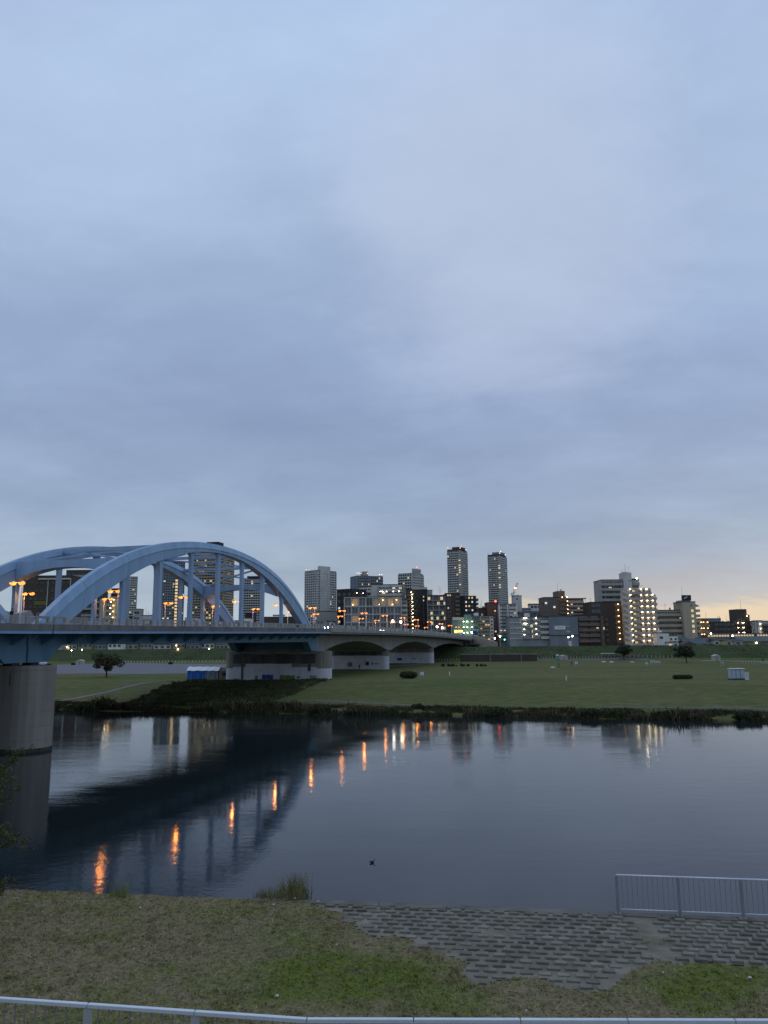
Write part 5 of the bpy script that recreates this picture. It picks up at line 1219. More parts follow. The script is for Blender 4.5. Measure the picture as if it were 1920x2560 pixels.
for px, py, lab in ((1509, 1655.5, 'small white mound left of the middle park tree'), (1529, 1656, 'flat white patch of cloth near the middle park tree'), (1580, 1656, 'white rounded cover right of the middle park tree'), (1382, 1669.5, 'tiny white scrap on the grass left of the walkers')):
    g = ground(px, py); b = MB(); b.ball((0, 0, 0), 1.0, 10, 6, 0, (1, .7, .55)); t = b.build('white_cover', LGREY, None, True); t.location = g; t.scale = (.9, .9, .8); tag(t, lab, 'ground cover')
t = thing('dugout_shelter', 'long low white-roofed shelter left of the middle park tree', 'shelter', tuple(ground(1530, 1645))); w = 9
box('roof', -w / 2, w / 2, 0, 1.8, 1.9, 2.1, WHITE, t); [box('post', x - .06, x + .06, .1, .22, 0, 1.898, STEEL_D, t) for x in (-4.2, -1.4, 1.4, 4.2)]
# tarpaulin camp beside the pier
TARP = mat('tarp_blue', (.02, .13, .48), .55, .25, 1.5); TARPG = mat('tarp_grey', (.17, .21, .26), .6, .2, 1.5); PLY = mat('plywood', (.24, .17, .11), .8, .2, 2)
def hut(px0, px1, ytop, ybase, label, wall, roof, cat, name, off=0., D=3.5):
    g = ground(px0, ybase); Y = g[1] + off; a, c = at(px0, ybase, Y), at(px1, ybase, Y); w = c[0] - a[0]; h = at(px0, ytop, Y)[2] - g[2]; t = thing(name, label, cat, (a[0], Y, g[2] - .05))
    b = MB(); n = 7; hw = h * .68; rr = []
    for i in range(n + 1):
        x = w * i / n; k = .12 * math.sin(i * 2.3); rr.append([(x, k, 0), (x, k * .6, hw + .1 * math.sin(i * 1.3)), (x, D + k, hw), (x, D + k, 0)])
    b.rings(rr); b.build('wall', wall, t); b = MB(); rr = []
    for i in range(n + 1):
        x = -.2 + (w + .4) * i / n; s = .08 * math.sin(i * 1.9); rr.append([(x, -.25, hw + .02 + s), (x, D * .5, h + s), (x, D + .25, hw + .02), (x, D * .5, h - .12 + s)])
    b.rings(rr); b.build('roof', roof, t)
    return t, w, h
hut(468, 511, 1667, 1697, 'bright blue tarpaulin tent with a white sheet roof', TARP, WHITE, 'tent', 'tarp_tent')
hut(512, 545, 1667, 1697, 'grey tarpaulin tent with a white sheet roof between blue tent and shack', TARPG, WHITE, 'tent', 'tarp_tent', .4)
t, w, h = hut(547, 573, 1669, 1697, 'brown plywood shack with a dark window against the graffitied pier', PLY, mat('tin_brown', (.12, .09, .07)), 'shack', 'plywood_shack', .8)
box('window', w * .35, w * .72, -.3, -.15, h * .3, h * .55, BLACK, t)
# ------------------------------------------------------------------ people
SKIN = (.40, .27, .20)
def cloth_mat(name, top, leg):
    if name in MATS: return MATS[name]
    m = mat(name, top, .9, .1); nt = m.node_tree; N, L = nt.nodes, nt.links; tc = N.new('ShaderNodeTexCoord'); sp = N.new('ShaderNodeSeparateXYZ'); L.new(tc.outputs['Object'], sp.inputs[0])
    rp = N.new('ShaderNodeValToRGB'); rp.color_ramp.interpolation = 'CONSTANT'; mr = N.new('ShaderNodeMath'); mr.operation = 'DIVIDE'; mr.inputs[1].default_value = 2; L.new(sp.outputs[2], mr.inputs[0]); L.new(mr.outputs[0], rp.inputs[0])
    e = rp.color_ramp.elements; e[0].color = (.02, .02, .02, 1); e[1].position = .05; e[1].color = (*leg, 1)
    for p, c in ((.44, top), (.735, SKIN)): k = e.new(p); k.color = (*c, 1)
    L.new(rp.outputs[0], N['Principled BSDF'].inputs['Base Color']); return m
def person_mesh(stride, arm):
    V = [((0, 0, .95), .15), ((0, 0, 1.18), .15), ((0, 0, 1.38), .17), ((0, 0, 1.50), .06), ((0, .01, 1.57), .085), ((0, .02, 1.66), .095), ((0, .015, 1.73), .06)]; E_ = [(i, i + 1) for i in range(6)]
    def chain(root, pts):
        k = root
        for p in pts: V.append(p); E_.append((k, len(V) - 1)); k = len(V) - 1
    for s in (-1, 1):
        st = stride * s
        chain(0, [((s * .10, 0, .88), .10), ((s * .11, st * .5, .50), .07), ((s * .11, st * .9 - .02, .10), .05), ((s * .11, st * .9 + .14, .04), .045)])
        chain(2, [((s * .20, 0, 1.40), .07), ((s * .25, -st * arm * .5, 1.13), .05), ((s * .24, -st * arm + .08, .90), .038), ((s * .24, -st * arm + .12, .80), .04)])
    me = bpy.data.meshes.new('body'); me.from_pydata([v for v, r_ in V], E_, []); return me, [r_ for v, r_ in V]
def person(label, loc, rz, top, leg, key, stride=.25, hair=(.02, .017, .015)):
    t = thing('person', label, 'person', loc, rz)
    me, rd = person_mesh(stride, .8); me.materials.append(cloth_mat(key, top, leg)); o = link('body', me, t); m = o.modifiers.new('skin', 'SKIN'); o.modifiers.new('sub', 'SUBSURF').levels = 1
    o.modifiers['sub'].render_levels = 1; m.use_smooth_shade = True
    for v, r_ in zip(me.skin_vertices[0].data, rd): v.radius = (r_, r_)
    me.skin_vertices[0].data[0].use_root = True
    b = MB(); b.ball((0, -.015, 1.69), .115, 10, 6, 0, (.95, 1.05, .95)); b.build('hair', mat('hair_dark', hair, .7), t, True)
    return t
DK, JN, GR = (.02, .02, .025), (.03, .035, .05), (.12, .12, .13)
for px, py, rz, lab, key, top, leg, st in ((898, 1674.5, .4, 'person in dark clothes walking past the graffitied viaduct pier', 'cl_a', DK, DK, .3), (1397.5, 1668.5, 1.2, 'person in dark clothes standing on the grass below the green booth', 'cl_b', DK, DK, .08),
                                     (1429, 1665.5, -1.0, 'person in dark clothes striding on the grass left of the small notice board', 'cl_c', (.04, .035, .035), DK, .4), (1350.5, 1650.5, .2, 'person in black by the post fence near the levee foot', 'cl_d', DK, (.10, .10, .11), .2),
                                     (1203, 1652, .3, 'person in black by the fence behind the row of small shrubs', 'cl_e', DK, DK, .1), (1908, 1657, .1, 'person in black at the right edge of the park', 'cl_f', DK, DK, .15)):
    person(lab, tuple(ground(px, py)), rz, top, leg, key, st)
for px, w, lab, rz in ((326, 2.2, 'person in black on the bridge footway, head above the parapet', BRZ - 1.57), (27, 1.8, 'cyclist in dark clothes on the footway at the left edge', BRZ + 1.57)):
    s = on_deck(px, w); P = BW(s, w, zd(s) + .02 + (.12 if px < 50 else 0)); person(lab, P, rz, DK, JN, 'cl_g', .2)
    if px < 50:
        bk = thing('bicycle', 'bicycle with its cyclist on the footway at the left edge', 'bicycle', BW(s, w, zd(s) + .02), BRZ)
        for x in (-.55, .55):
            b = MB(); b.rings([[(x + r_ * math.cos(a), dy, .34 + r_ * math.sin(a)) for r_, dy in ((.33, -.015), (.33, .015), (.28, .015), (.28, -.015))] for a in np.linspace(0, 2 * math.pi, 17)], 0, False); b.build('wheel', TYRE, bk)
        b = MB(); [b.tube([p_, q_], .02, 5) for p_, q_ in (((-.55, 0, .34), (-.2, 0, .75)), ((-.2, 0, .75), (.4, 0, .72)), ((.4, 0, .95), (.55, 0, .34)), ((-.05, 0, .3), (.4, 0, .72)), ((-.2, 0, .85), (-.05, 0, .3)), ((-.55, 0, .34), (-.05, 0, .3)))]; b.build('frame', CAR_D, bk)
        b = MB(); b.tube([(.38, -.25, .98), (.4, 0, .96), (.38, .25, .98)], .018, 5); b.build('handlebar', STEEL_D, bk); box('saddle', -.34, -.08, -.07, .07, .85, .92, BLACK, bk)

# ------------------------------------------------------------------ trees, hedges, weeds
def leaf_cloud(clumps, n, size, squash=.7):
    """n leaf quads spread over clumps (centre, radius)"""
    C = np.array([c for c, r_ in clumps]); R = np.array([r_ for c, r_ in clumps]); k = rng.integers(0, len(clumps), n) if True else 0
    w = R ** 2 / np.sum(R ** 2); k = rng.choice(len(clumps), n, p=w)
    d = rng.normal(size=(n, 3)); d /= np.linalg.norm(d, axis=1)[:, None]; rad = R[k] * rng.uniform(.35, 1, n) ** .5
    P = C[k] + d * rad[:, None] * np.array([1, 1, squash]); nm = d + rng.normal(size=(n, 3)) * .7; nm /= np.linalg.norm(nm, axis=1)[:, None]
    u = np.cross(nm, rng.normal(size=(n, 3))); u /= np.linalg.norm(u, axis=1)[:, None]; v = np.cross(nm, u); s = size * rng.uniform(.6, 1.4, n)[:, None]
    V = np.stack([P - u * s, P - v * s * .5, P + u * s, P + v * s * .5], 1).reshape(-1, 3)
    return V, np.arange(n * 4).reshape(-1, 4)
def np_mesh(name, V, Fc, mats):
    me = bpy.data.meshes.new(name); n = len(Fc); k = Fc.shape[1]; me.vertices.add(len(V)); me.vertices.foreach_set('co', np.asarray(V, float).ravel()); me.loops.add(n * k); me.loops.foreach_set('vertex_index', Fc.ravel().astype(np.int32))
    me.polygons.add(n); me.polygons.foreach_set('loop_start', np.arange(0, n * k, k, dtype=np.int32)); me.polygons.foreach_set('loop_total', np.full(n, k, np.int32)); me.materials.append(mats); me.update(); me.validate(); return me
def tree(label, px, py, wpx, ytop, ybot, leafm, flat=.55, n=5000, lean=0., trunk_r=.22, nclump=26):
    g = ground(px, py); Y = g[1]; sc = at(px + 1, py, Y)[0] - at(px, py, Y)[0]; w = wpx * sc; zt = at(px, ytop, Y)[2] - g[2]; zb = at(px, ybot, Y)[2] - g[2]
    t = thing('park_tree', label, 'tree', (g[0], g[1], g[2] - .05)); zc = (zt + zb) / 2; hh = (zt - zb) / 2
    cl = []
    for i in range(nclump):
        d = rng.normal(size=3); d /= np.linalg.norm(d); q = rng.uniform(.3, .86)
        cl.append((np.array([d[0] * q * w / 2 + lean, d[1] * q * w / 2, zc + d[2] * q * hh - .1 * hh * (d[0] ** 2)]), rng.uniform(.16, .30) * w * .55))
    b = MB(); b.tube([(0, 0, 0), (lean * .1, 0, .3), (lean * .3, .05, zb + .15 * hh), (lean * .6, 0, zc), (lean, 0, zc + hh * .6)], [trunk_r * 1.5, trunk_r, trunk_r * .8, trunk_r * .5, .04], 8); tr = b.build('trunk', BARK, t, True)
    b = MB(); base = Vector((lean * .3, .05, zb + .1 * hh))
    for c, r_ in cl[:14]: c = Vector(c); b.tube([base, base.lerp(c, .5) + Vector((0, 0, .15 * hh)), c], [trunk_r * .45, trunk_r * .28, .03], 5)
    b.build('limbs', BARK, t)
    V, Fc = leaf_cloud(cl, n, w * .020 + .05, .72); link('crown', np_mesh('crown', V, Fc, leafm), t)
    return t
tree('round park tree with thin autumn crown left, before the gravel lot', 266, 1693, 86, 1624, 1680, LEAF_R, n=4200, nclump=30)
tree('dense round park tree in front of the white lit block', 1560, 1650, 48, 1606, 1643, LEAF_D, n=5200, nclump=24)
tree('wide flat-crowned park tree at the right, leaning trunk', 1717, 1657, 62, 1612, 1644, LEAF_D, n=4600, nclump=26, lean=-.6)
def bushy(name, label, cat, px, py, wpx, hpx, m, n, group=None, depth=.8, ncl=10, leaf=.16, box_=False, zf=far_z):
    g = ground(px, py, zf); Y = g[1]; sc = at(px + 1, py, Y)[0] - at(px, py, Y)[0]; w, h = wpx * sc, hpx * sc * .98
    cl = []
    for i in range(ncl):
        if box_: x = w * (i + .5) / ncl - w / 2; cl.append((np.array([x * .93, rng.uniform(-.2, .2) * h, h * .48]), h * (.40 if i in (0, ncl - 1) else .54))); 
        else: x = rng.uniform(-.36, .36) * w; cl.append((np.array([x, rng.uniform(-.3, .3) * w * depth, h * rng.uniform(.25, .6)]), h * rng.uniform(.32, .5)))
    V, Fc = leaf_cloud(cl, n, leaf, 1.0); V[:, 2] = np.clip(V[:, 2], 0, h * (1.0 if box_ else 1.3))
    o = link(name, np_mesh(name, V, Fc, m), None, tuple(g)); tag(o, label, cat, group); return o
bushy('clipped_hedge', 'rounded clipped hedge on the grass left of the notice board', 'hedge', 1021, 1696, 42, 18, LEAF_D, 5200, None, 1, 5, .13, True)
bushy('clipped_hedge', 'low flat clipped hedge on the grass left of the portable toilets', 'hedge', 1707, 1698, 51, 11.5, LEAF_D, 5200, None, 1, 9, .11, True)
for px, w_, h_, lab in ((1107, 6, 7, 'small dark shrub at the left end of the shrub row'), (1123, 7, 6.5, 'left half of the first shrub pair in the shrub row'), (1131, 7, 6.5, 'right half of the first shrub pair in the shrub row'), (1141, 3.5, 3.5, 'tiny shrub in the gap of the shrub row'), (1157, 13, 7, 'widest dark shrub in the shrub row'), (1170.5, 5.5, 6, 'round shrub just right of the widest one'), (1193, 4.5, 6.5, 'thin upright shrub in the shrub row'), (1203, 7.5, 7.5, 'tallest dark shrub in the shrub row'), (1213.5, 7, 5, 'low shrub at the right end of the shrub row')):
    bushy('round_shrub', lab, 'shrub', px, 1666, w_, h_, LEAF_D, 500, 'row of dark shrubs on the grass', .8, 5, .2)
for px, py, w_, h_, lab in ((1284, 1606, 34, 26, 'large dark levee-top bush before the lit stair landings block'), (1312, 1606, 24, 21, 'middle dark levee-top bush'), (1346, 1607, 20, 15, 'small dark levee-top bush left of the sign building'), (372 + 55, 1661, 10, 7, 'small dark shrub at the far edge of the gravel lot'), (183, 1663, 8, 6, 'small dark shrub left of the left pinkish shed'), (120, 1664, 12, 6, 'low dark shrub right of the parked white car')):
    bushy('levee_bush', lab, 'bush', px, py, w_, h_, LEAF_D, 2600 if h_ > 12 else 500, 'dark bushes by the levee', .8, 9, .28)
bushy('pier_bush', 'dark bush at the right foot of the graffitied pier', 'bush', 824, 1693, 14, 12, LEAF_D, 900, None, .8, 6, .18)
# uncountable weeds on the far bank
def weeds(name, n, sampler, m, h, wd, leafy=.35):
    V = []; 
    for i in range(n):
        s = sampler()
        if s is None: continue
        x, y, z, k = s; hh = h * max(.15, k) * rng.uniform(.5, 1.3); a = rng.uniform(0, 6.28); dx, dy = math.cos(a) * wd, math.sin(a) * wd; lx, ly = rng.normal(0, .3 * hh), rng.normal(0, .3 * hh)
        z0 = z - .1 + (hh * rng.uniform(0, .75) if rng.random() < leafy else 0); h2 = hh if z0 < z else wd * 2.5
        V += [(x - dx, y - dy, z0), (x + dx, y + dy, z0), (x + dx * .3 + lx, y + dy * .3 + ly, z0 + h2), (x - dx * .3 + lx, y - dy * .3 + ly, z0 + h2 * .9)]
    V = np.array(V); o = link(name, np_mesh(name, V, np.arange(len(V)).reshape(-1, 4), m)); o['kind'] = 'stuff'; return o
def bank_pt():
    x = rng.uniform(-75, 80); q = rng.uniform(-.6, 5.0); d = noise.noise(Vector((x * .12, q * .3, 1))) + .5 * noise.noise(Vector((x * .45, q * .6, 4)))
    if d < -.30: return None
    y = 138.8 - .25 * x + q * 1.031; k = max(.25, .75 + 1.3 * d) * (1.2 if x < 20 else 1.0) * (1 - .14 * max(q, 0))
    return x, y, max(far_z(x, y), -.05), k
weeds('bank_weeds', 46000, bank_pt, BUSH, .95, .12)
weeds('bank_reeds', 9000, lambda: (lambda s_: None if s_ is None or noise.noise(Vector((s_[0] * .22, s_[1] * .3, 21))) < .05 else (s_[0], s_[1], s_[2], s_[3] * 1.15))(bank_pt()), mat('reed_dry', (.17, .14, .075), .9, .4, .6), 1.15, .07, .0)
US = [ground(a, c)[:2] for a, c in ((318, 1756), (380, 1728), (440, 1706), (480, 1700), (600, 1702), (740, 1700), (830, 1699), (780, 1715), (740, 1735), (700, 1750), (560, 1757), (420, 1757))]
def slope_pt():
    x0, x1 = min(p[0] for p in US), max(p[0] for p in US); y0, y1 = min(p[1] for p in US), max(p[1] for p in US)
    x, y = rng.uniform(x0, x1), rng.uniform(y0, y1)
    if not inpoly(x + noise.noise(Vector((x * .3, y * .3, 0))) * 1.5, y, US): return None
    return x, y, far_z(x, y), .9 + .8 * noise.noise(Vector((x * .25, y * .25, 7)))
weeds('slope_undergrowth', 34000, slope_pt, mat('undergrowth', (.06, .07, .027), .9, .5, .4), .36, .14)
def levee_pt():
    x = rng.uniform(-130, 190); l = rng.uniform(3, 20); y = 352 - .15 * x + l * 1.011
    return x, y, far_z(x, y), .7 + .9 * noise.noise(Vector((x * .08, y * .15, 7)))
weeds('levee_grass', 14000, levee_pt, mat('levee_grass', (.055, .066, .028), .9, .4, .12), .32, .25, .1)
bx = lambda px, py, l: (lambda g: (g[0], g[1]))(ground(px, py))
for px, py, w_, h_, lab in ((1040, 1772, 30, 13, 'reddish brown weeds clump on the far bank under the viaduct shadow'), (1480, 1792, 70, 20, 'broad dark bush on the far bank left of a bare patch'), (1880, 1800, 110, 25, 'big dark bush on the far bank at the right edge'), (1672, 1794, 50, 18, 'dark bush on the far bank below the low flat hedge'), (800, 1782, 60, 18, 'dark bush on the far bank below the graffitied pier'), (215, 1772, 80, 14, 'low dark bush on the far bank beside the left pier'), (1245, 1790, 90, 24, 'long dark bush on the far bank in the middle')):
    bushy('bank_bush', lab, 'bush', px, py, w_, h_, LEAF_D if 'reddish' not in lab else LEAF_R, 2600, 'bushes along the far bank', .35, 14, .17)

# ------------------------------------------------------------------ near bank: block revetment, railings, turf, plants
def ng(px, py): return ground(px, py, near_z)
MORT = mat('revetment_mortar', (.265, .24, .19), .95, .2, .9, .012, 1, .15, (.12, .10, .07)); BLK = mat('revetment_block', (.158, .145, .118), .9, .3, 1.4, .01, 1, .2); BLKW = mat('revetment_block_worn', (.19, .175, .142), .9, .3, 2.2, .01, 1, .2)
def rev_pt(e, n):                         # e along the water edge, n inland
    x = e * .9896 - n * .1435; y = 31.5 - .145 * x - n * 1.0105; return x, y
b = MB(); st = .16; ee = np.arange(-4, 26, st); ns = np.arange(-.02, 9.5, st); idx = {}
def rvz(x, y): return near_z(x, y) + .012 + .012 * noise.noise(Vector((x * 1.1, y * 1.1, 2)))
for i, e in enumerate(ee):
    for j, n_ in enumerate(ns):
        x, y = rev_pt(e, n_); ok = in_rev(x, y)
        idx[i, j] = len(b.v); b.v.append((x, y, rvz(x, y) if ok else near_z(x, y) - .02))
for i in range(len(ee) - 1):
    for j in range(len(ns) - 1):
        xm, ym = rev_pt(ee[i] + st / 2, ns[j] + st / 2)
        if in_rev(xm, ym): b.f.append((idx[i, j + 1], idx[i + 1, j + 1], idx[i + 1, j], idx[i, j])); b.m.append(0)
rev = b.build('block_revetment', MORT, None, True); rev['kind'] = 'structure'
bk = MB(); bk.rings([[(x * .185 * k, y * .105 * k, z) for x, y in ((-1, -1), (1, -1), (1, 1), (-1, 1))] for z, k in ((-.04, 1.02), (.075, .97), (.085, .90))])
for m in (BLK, BLKW):                    # every block weathers a little differently
    nt = m.node_tree; N, L = nt.nodes, nt.links; oi = N.new('ShaderNodeObjectInfo'); mr = N.new('ShaderNodeMapRange'); L.new(oi.outputs['Random'], mr.inputs[0]); mr.inputs[3].default_value = .85; mr.inputs[4].default_value = 1.2
    mu = N.new('ShaderNodeMix'); mu.data_type = 'RGBA'; mu.blend_type = 'MULTIPLY'; mu.inputs[0].default_value = 1; src = N['Principled BSDF'].inputs['Base Color'].links[0].from_socket
    L.new(src, mu.inputs[6]); L.new(mr.outputs[0], mu.inputs[7]); L.new(mu.outputs[2], N['Principled BSDF'].inputs['Base Color'])
bme = [bk.mesh('brick', BLK), bk.mesh('brick', BLKW)]
cand = []
RP, RR = .53, .45
e_strip0, e_strip1 = 0, 0
s0_, s1_ = ng(1612, 2302), ng(1655, 2392); 
def strip_d(x, y):
    a, c = Vector((s0_[0], s0_[1])), Vector((s1_[0], s1_[1])); d = (c - a).normalized(); v_ = Vector((x, y)) - a; return abs(v_.x * d.y - v_.y * d.x)
for r_ in range(20):
    for k in range(-8, 58):
        e = k * RP + (RP / 2 if r_ % 2 else 0) + rng.normal(0, .012); n_ = .55 + r_ * RR + rng.normal(0, .008); x, y = rev_pt(e, n_)
        if in_rev(x, y, .5) and strip_d(x, y) > .38 and x < 20 and inpoly(x - .2, y, REV) and inpoly(x + .2, y, REV):
            cov = noise.noise(Vector((x * .8, y * .8, 31)));
            if cov > .52: continue
            cand.append((y, x, e, n_, cov))
cand.sort()
far_b = MB()
for i, (y, x, e, n_, cov) in enumerate(cand):
    dz = -.03 * max(0, cov * 2) + rng.normal(0, .005); m = bme[1 if cov > .18 or rng.random() < .22 else 0]; rz = math.atan(-.145) + rng.normal(0, .015)
    if i < 300: link('brick', m, rev, (x, y, near_z(x, y) + dz), rz)
    else:
        c, s = math.cos(rz), math.sin(rz); far_b.add([(x + vx * c - vy * s, y + vx * s + vy * c, near_z(x, y) + dz + vz) for vx, vy, vz in bk.v], bk.f, 0)
if far_b.v: far_b.build('brick_row', BLK, rev, kind='stuff')
# kerb beam along the water edge, in cast lengths
KERB = mat('kerb_beam', (.15, .135, .115), .95, .3, 1.2, .02)
for k in range(10):
    e0, e1 = -2.9 + k * 2.6, -2.9 + (k + 1) * 2.6 - .03; b = MB(); rr = []
    for e in np.linspace(e0, e1, 5):
        a, c = rev_pt(e, -.12), rev_pt(e, .30); z = 3.06 + .012 * math.sin(e * 3); rr.append([(a[0], a[1], 2.2), (a[0], a[1], z), (c[0], c[1], z), (c[0], c[1], 2.2)])
    b.rings(rr); b.build('kerb_length', KERB, rev)
# waterside railing
PALE = mat('railing_paint', (.25, .265, .27), .5, .1, 3); PALE2 = mat('rail_paint_white', (.66, .69, .74), .4, .05, 3)
wr = thing('waterside_railing', 'grey tubular railing with upright bars along the water edge at the right', 'railing', (0, 0, 0)); p = ng(1548, 2289); e0 = (p[0] + .1435 * 0) / .9896
SP = 2.17
def we(e, n_=.08): x, y = rev_pt(e, n_); return Vector((x, y, 3.05))
for i in range(5):
    q = we(e0 + i * SP); b = MB(); b.box(-.05, .05, -.035, .035, 0, 1.30); link('post', b.mesh('post', PALE), wr, q, math.atan(-.145))
    b = MB(); b.box(-.1, .1, -.09, .09, 0, .03); link('base_plate', b.mesh('base_plate', STEEL_D), wr, q, math.atan(-.145))
    if i == 4: break
    for nm, z, r_ in (('top_rail', 1.33, .035), ('bottom_rail', .16, .022)):
        b = MB(); a, c = we(e0 + i * SP), we(e0 + (i + 1) * SP); b.tube([a + Vector((0, 0, z)), c + Vector((0, 0, z))], r_, 8); b.build(nm, PALE2, wr, True)
    bm1 = MB(); bm1.tube([(0, 0, .16), (0, 0, 1.31)], .011, 5); bm1 = bm1.mesh('bar', PALE)
    for k in range(1, 12): link('bar', bm1, wr, we(e0 + i * SP + SP * k / 12))
# foreground guard fence
def rail_pt(px, py):
    d = FWD + RGT * (px - 960) / F + UPV * (1280 - py) / F; t = 8 / d[1]
    while True:
        q = EYE + d * t
        if q[2] <= near_z(q[0], q[1]) + 1.10: return Vector(q)
        t *= 1.001
A0, Bm, C1 = rail_pt(0, 2494), rail_pt(767, 2546), rail_pt(1920, 2549)
ff = thing('guard_fence', 'pale flat-topped guard fence across the foreground bottom edge', 'fence', (0, 0, 0))
def run(P, Q, ext0, ext1):
    d = (Q - P); d.z = 0; L = d.length; d.normalize(); return P - d * ext0, d, L + ext0 + ext1
for P, Q, x0, x1 in ((A0, Bm, 5.6, 0), (Bm, C1, 0, 4)):
    S, d, L = run(P, Q, x0, x1); n = max(1, round(L / 2.45)); sp = L / n; rz = math.atan2(d.y, d.x)
    zt = lambda q: near_z(q.x, q.y)
    for i in range(n):
        a = S + d * (sp * i + .012); c = S + d * (sp * (i + 1) - .012); za, zc = zt(a) + 1.10, zt(c) + 1.10
        b = MB(); b.bar((a.x, a.y, za - .045), (c.x, c.y, zc - .045), .11, .09); o = b.build('top_rail', PALE2, ff)
        m = o.modifiers.new('bevel', 'BEVEL'); m.width = .012; m.segments = 2
        b = MB(); b.bar((a.x, a.y, za - .9), (c.x, c.y, zc - .9), .05, .05); b.build('bottom_rail', PALE, ff)
        nb_ = 10
        bb = MB(); bb.tube([(0, 0, .2), (0, 0, 1.01)], .014, 6); bb = bb.mesh('bar', PALE)
        for k in range(1, nb_): q = a.lerp(c, k / nb_); link('bar', bb, ff, (q.x, q.y, zt(q)))
        b = MB(); b.box(-.10, .10, -.03, .03, -.2, 1.008); link('post', b.mesh('post', STEEL), ff, (a.x, a.y, zt(a)), rz)
# turf: dense short tufts over the near bank, one uncountable mass
def turf(n):
    X = rng.uniform(-19, 19, n); Nn = rng.uniform(.0, 15, n) ** 1.0; Yv = 31.5 - .145 * X - Nn * 1.0105; V = []; FcM = []
    for x, y in zip(X, Yv):
        if in_rev(x, y):
            if noise.noise(Vector((x * .8, y * .8, 31))) < .22 + .5 * rng.random(): continue
        dn = noise.noise(Vector((x * .35, y * .35, 12))); z = near_relief(x, y); hh = rng.uniform(.015, .055) * (1 + .5 * dn); a = rng.uniform(0, 6.28); w_ = rng.uniform(.012, .03); dx, dy = math.cos(a) * w_, math.sin(a) * w_
        lx, ly = rng.normal(0, .08), rng.normal(0, .08); V += [(x - dx, y - dy, z - .01), (x + dx, y + dy, z - .01), (x + lx, y + ly, z + hh)]
    V = np.array(V); o = link('turf_blades', np_mesh('turf_blades', V, np.arange(len(V)).reshape(-1, 3), G_BLADE)); o['kind'] = 'stuff'
turf(120000)
def tussocks(n):
    V = []
    for i in range(n):
        x, nn_ = rng.uniform(-19, 19), rng.uniform(0, 14.5); y = 31.5 - .145 * x - nn_ * 1.0105
        if in_rev(x, y) and noise.noise(Vector((x * .8, y * .8, 31))) < .25: continue
        k = rng.uniform(.5, 1.3) * (1.2 if noise.noise(Vector((x * .35, y * .35, 12))) > 0 else .7); z = near_relief(x, y)
        for j in range(int(rng.integers(8, 22))):
            px_, py_ = x + rng.normal(0, .05 * k), y + rng.normal(0, .05 * k); a = rng.uniform(0, 6.28); w_ = rng.uniform(.005, .012); dx, dy = math.cos(a) * w_, math.sin(a) * w_; hh = .11 * k * rng.uniform(.5, 1.2); lx, ly = rng.normal(0, .06 * k), rng.normal(0, .06 * k)
            V += [(px_ - dx, py_ - dy, z - .02), (px_ + dx, py_ + dy, z - .02), (px_ + lx, py_ + ly, z + hh)]
    V = np.array(V); o = link('turf_tussocks', np_mesh('turf_tussocks', V, np.arange(len(V)).reshape(-1, 3), G_BLADE)); o['kind'] = 'stuff'
tussocks(3600)
def tuft(px, py, n, h, spread, m, label, name='reed_clump', cat='plant', lean=.25):
    g = ng(px, py); V = []
    for i in range(n):
        x, y = rng.normal(0, spread), rng.normal(0, spread * .5); hh = h * rng.uniform(.35, 1.1); w_ = rng.uniform(.006, .014); lx, ly = rng.normal(0, lean * hh), rng.normal(0, lean * hh)
        for k in range(3):
            t0, t1 = k / 3, (k + 1) / 3; w0, w1 = w_ * (1 - t0 * .8), w_ * (1 - t1 * .8)
            V += [(x + lx * t0 ** 2 - w0, y + ly * t0 ** 2, hh * t0), (x + lx * t0 ** 2 + w0, y + ly * t0 ** 2, hh * t0), (x + lx * t1 ** 2 + w1, y + ly * t1 ** 2, hh * t1), (x + lx * t1 ** 2 - w1, y + ly * t1 ** 2, hh * t1)]
    V = np.array(V); o = link(name, np_mesh(name, V, np.arange(len(V)).reshape(-1, 4), m), None, (g[0], g[1], g[2] - .03)); tag(o, label, cat, 'weeds along the near water edge'); return o
tuft(738, 2247, 300, .95, .26, REED, 'tall straw-coloured reed clump at the water edge beside the blocks'); tuft(690, 2245, 120, .55, .25, REED, 'shorter reed clump left of the tall one'); tuft(660, 2243, 70, .35, .2, REED, 'low straggling weed left of the shorter reed clump')
tuft(298, 2243, 90, .62, .22, LEAF_Y, 'yellowish weed at the water edge under the orange reflections'); tuft(180, 2236, 40, .3, .3, REED, 'thin low weed at the water edge left of the yellowish one')
for px, py, lab in ((138, 2352, 'dark green weed tuft on the turf by the left edge'), (395, 2417, 'dark green weed tuft in the middle of the dry turf'), (25, 2452, 'flat green weed tuft near the guard fence at the left'), (1555, 2292, 'dark weed at the foot of the waterside railing end post'), (1700, 2298, 'dark weed at the second post of the waterside railing')):
    tuft(px, py, 130, .14, .22, LEAF, lab, 'weed_tuft', 'plant', .9)
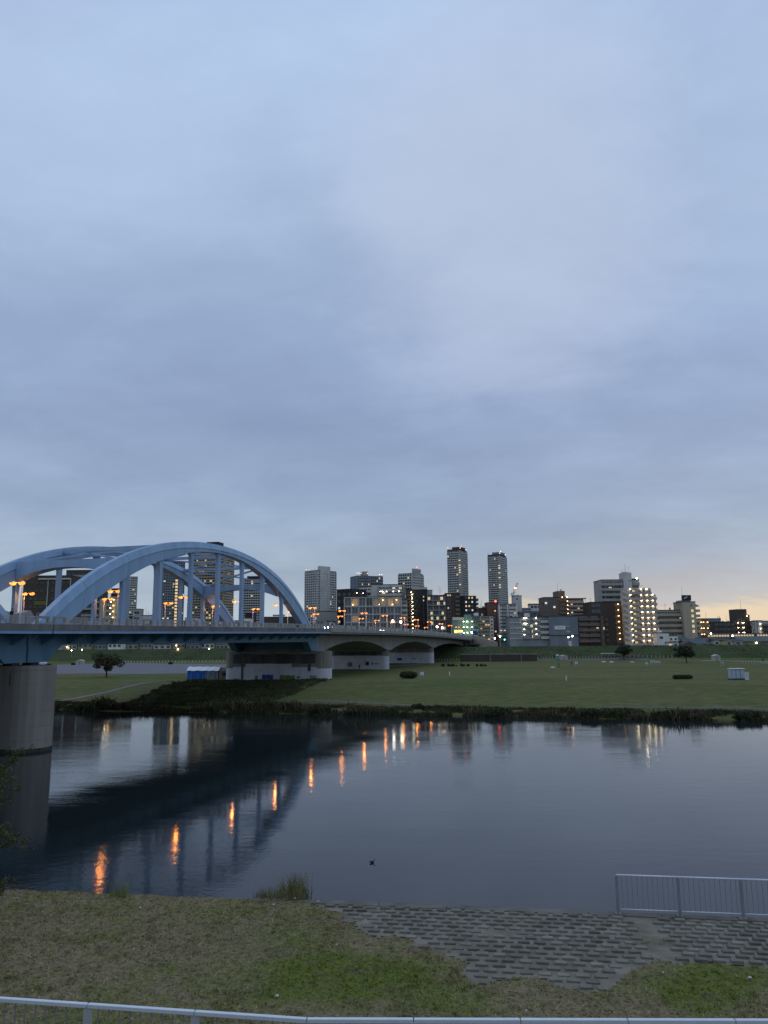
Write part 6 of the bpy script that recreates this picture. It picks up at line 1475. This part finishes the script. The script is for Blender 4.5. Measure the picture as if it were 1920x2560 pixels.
# scraps of litter
def scrap(px, py, s, label, m=WHITE):
    g = ng(px, py); b = MB(); n = 9; s *= .7; b.v = [(s * (.6 + .4 * math.sin(i * 2.7)) * math.cos(i * .7), s * .6 * math.sin(i * .7), .02 + .05 * abs(math.sin(i * 1.9))) for i in range(n)] + [(0, 0, .09), (0, 0, .0)]
    b.f = [(i, (i + 1) % n, n) for i in range(n)] + [((i + 1) % n, i, n + 1) for i in range(n)]; b.m = [0] * len(b.f); o = b.build('litter_scrap', LGREY); o.location = (g[0], g[1], g[2] + .03); tag(o, label, 'litter')
for px, py, s, lab in ((692, 2497, .13, 'crumpled white paper scrap near the guard fence'), (736, 2251, .14, 'white plastic scrap at the foot of the tall reed clump'), (795, 2259, .12, 'pale scrap on the kerb beam right of the reeds'), (683, 2267, .1, 'small pale scrap left of the reed clump'), (1262, 2379, .1, 'white scrap lying on the revetment blocks'), (1658, 2439, .09, 'small white scrap at the edge of the right-hand turf'), (1875, 2451, .14, 'white curved scrap on the turf at the right'), (334, 2379, .07, 'tiny white scrap on the dry turf'), (350, 2275, .1, 'pale scrap on the turf near the water edge'), (1316, 2535, .07, 'tiny pale scrap by the guard fence'), (842, 2368, .06, 'tiny straw-coloured scrap on the turf beside the blocks')):
    scrap(px, py, s, lab)
# duck on the river
p = EYE + (FWD + RGT * (930 - 960) / F + UPV * (1280 - 2157) / F) * 1.0; d = p - EYE; q = EYE + d * (-HC / d[2])
b = MB(); rr = []
for x, w_, h0, h1 in ((-.30, .02, .10, .13), (-.22, .09, .02, .17), (-.05, .14, -.04, .2), (.12, .12, -.04, .19), (.22, .06, .02, .2), (.25, .045, .14, .30), (.27, .055, .26, .36), (.33, .03, .27, .33), (.40, .012, .275, .295)):
    rr.append([(x, w_ * math.cos(a), (h0 + h1) / 2 + (h1 - h0) / 2 * math.sin(a)) for a in np.linspace(0, 2 * math.pi, 9)[:-1]])
b.rings(rr); t = b.build('water_bird', mat('bird_dark', (.03, .028, .025), .7), None, True); t.scale = (.55, .55, .5); t.location = (q[0], q[1], .02); t.rotation_euler = (0, 0, .3); tag(t, 'small dark duck swimming on the open river', 'duck')
# foreground tree whose branches hang in at the left edge
g = Vector((-15.5, 29.0, near_z(-15.5, 29.0)))
tr = thing('waterside_tree', 'leafy tree at the left edge, its yellow-green branches hanging over the water', 'tree', g)
b = MB(); b.tube([(0, 0, -.2), (-.2, .1, 1.5), (-.1, .2, 3.2), (-.3, .3, 5.0)], [.2, .15, .11, .05], 8); b.build('trunk', BARK, tr, True)
LB = MB(); leaves = []
for z0, tips in ((2.6, [(38, 1885, 29), (62, 1868, 29.2), (20, 1910, 28.6)]), (2.0, [(30, 1945, 28.8), (45, 1975, 29.2), (10, 1990, 28.5)]), (1.3, [(82, 2092, 29), (45, 2080, 29.4), (20, 2060, 28.6)]), (.5, [(36, 2206, 30.2), (12, 2215, 30)]), (3.4, [(-40, 1850, 28), (-10, 1880, 28.3)])):
    for px, py, Y in tips:
        e = Vector(at(px, py, Y)) - g; s_ = Vector((-.15, .15, z0)); mid = s_.lerp(e, .5) + Vector((0, 0, .35)); LB.tube([s_, mid, e], [.035, .02, .006], 5)
        for k in range(26):
            f_ = rng.uniform(.35, 1.0); c = (s_.lerp(mid, f_ * 2) if f_ < .5 else mid.lerp(e, f_ * 2 - 1)); leaves.append((np.array(c) + rng.normal(0, .10, 3), .13))
LB.build('branches', BARK, tr)
V, Fc = leaf_cloud(leaves, 5600, .045, .8); link('foliage', np_mesh('foliage', V, Fc, mat('leaf_olive', (.085, .09, .028), .75, .5, 2)), tr)
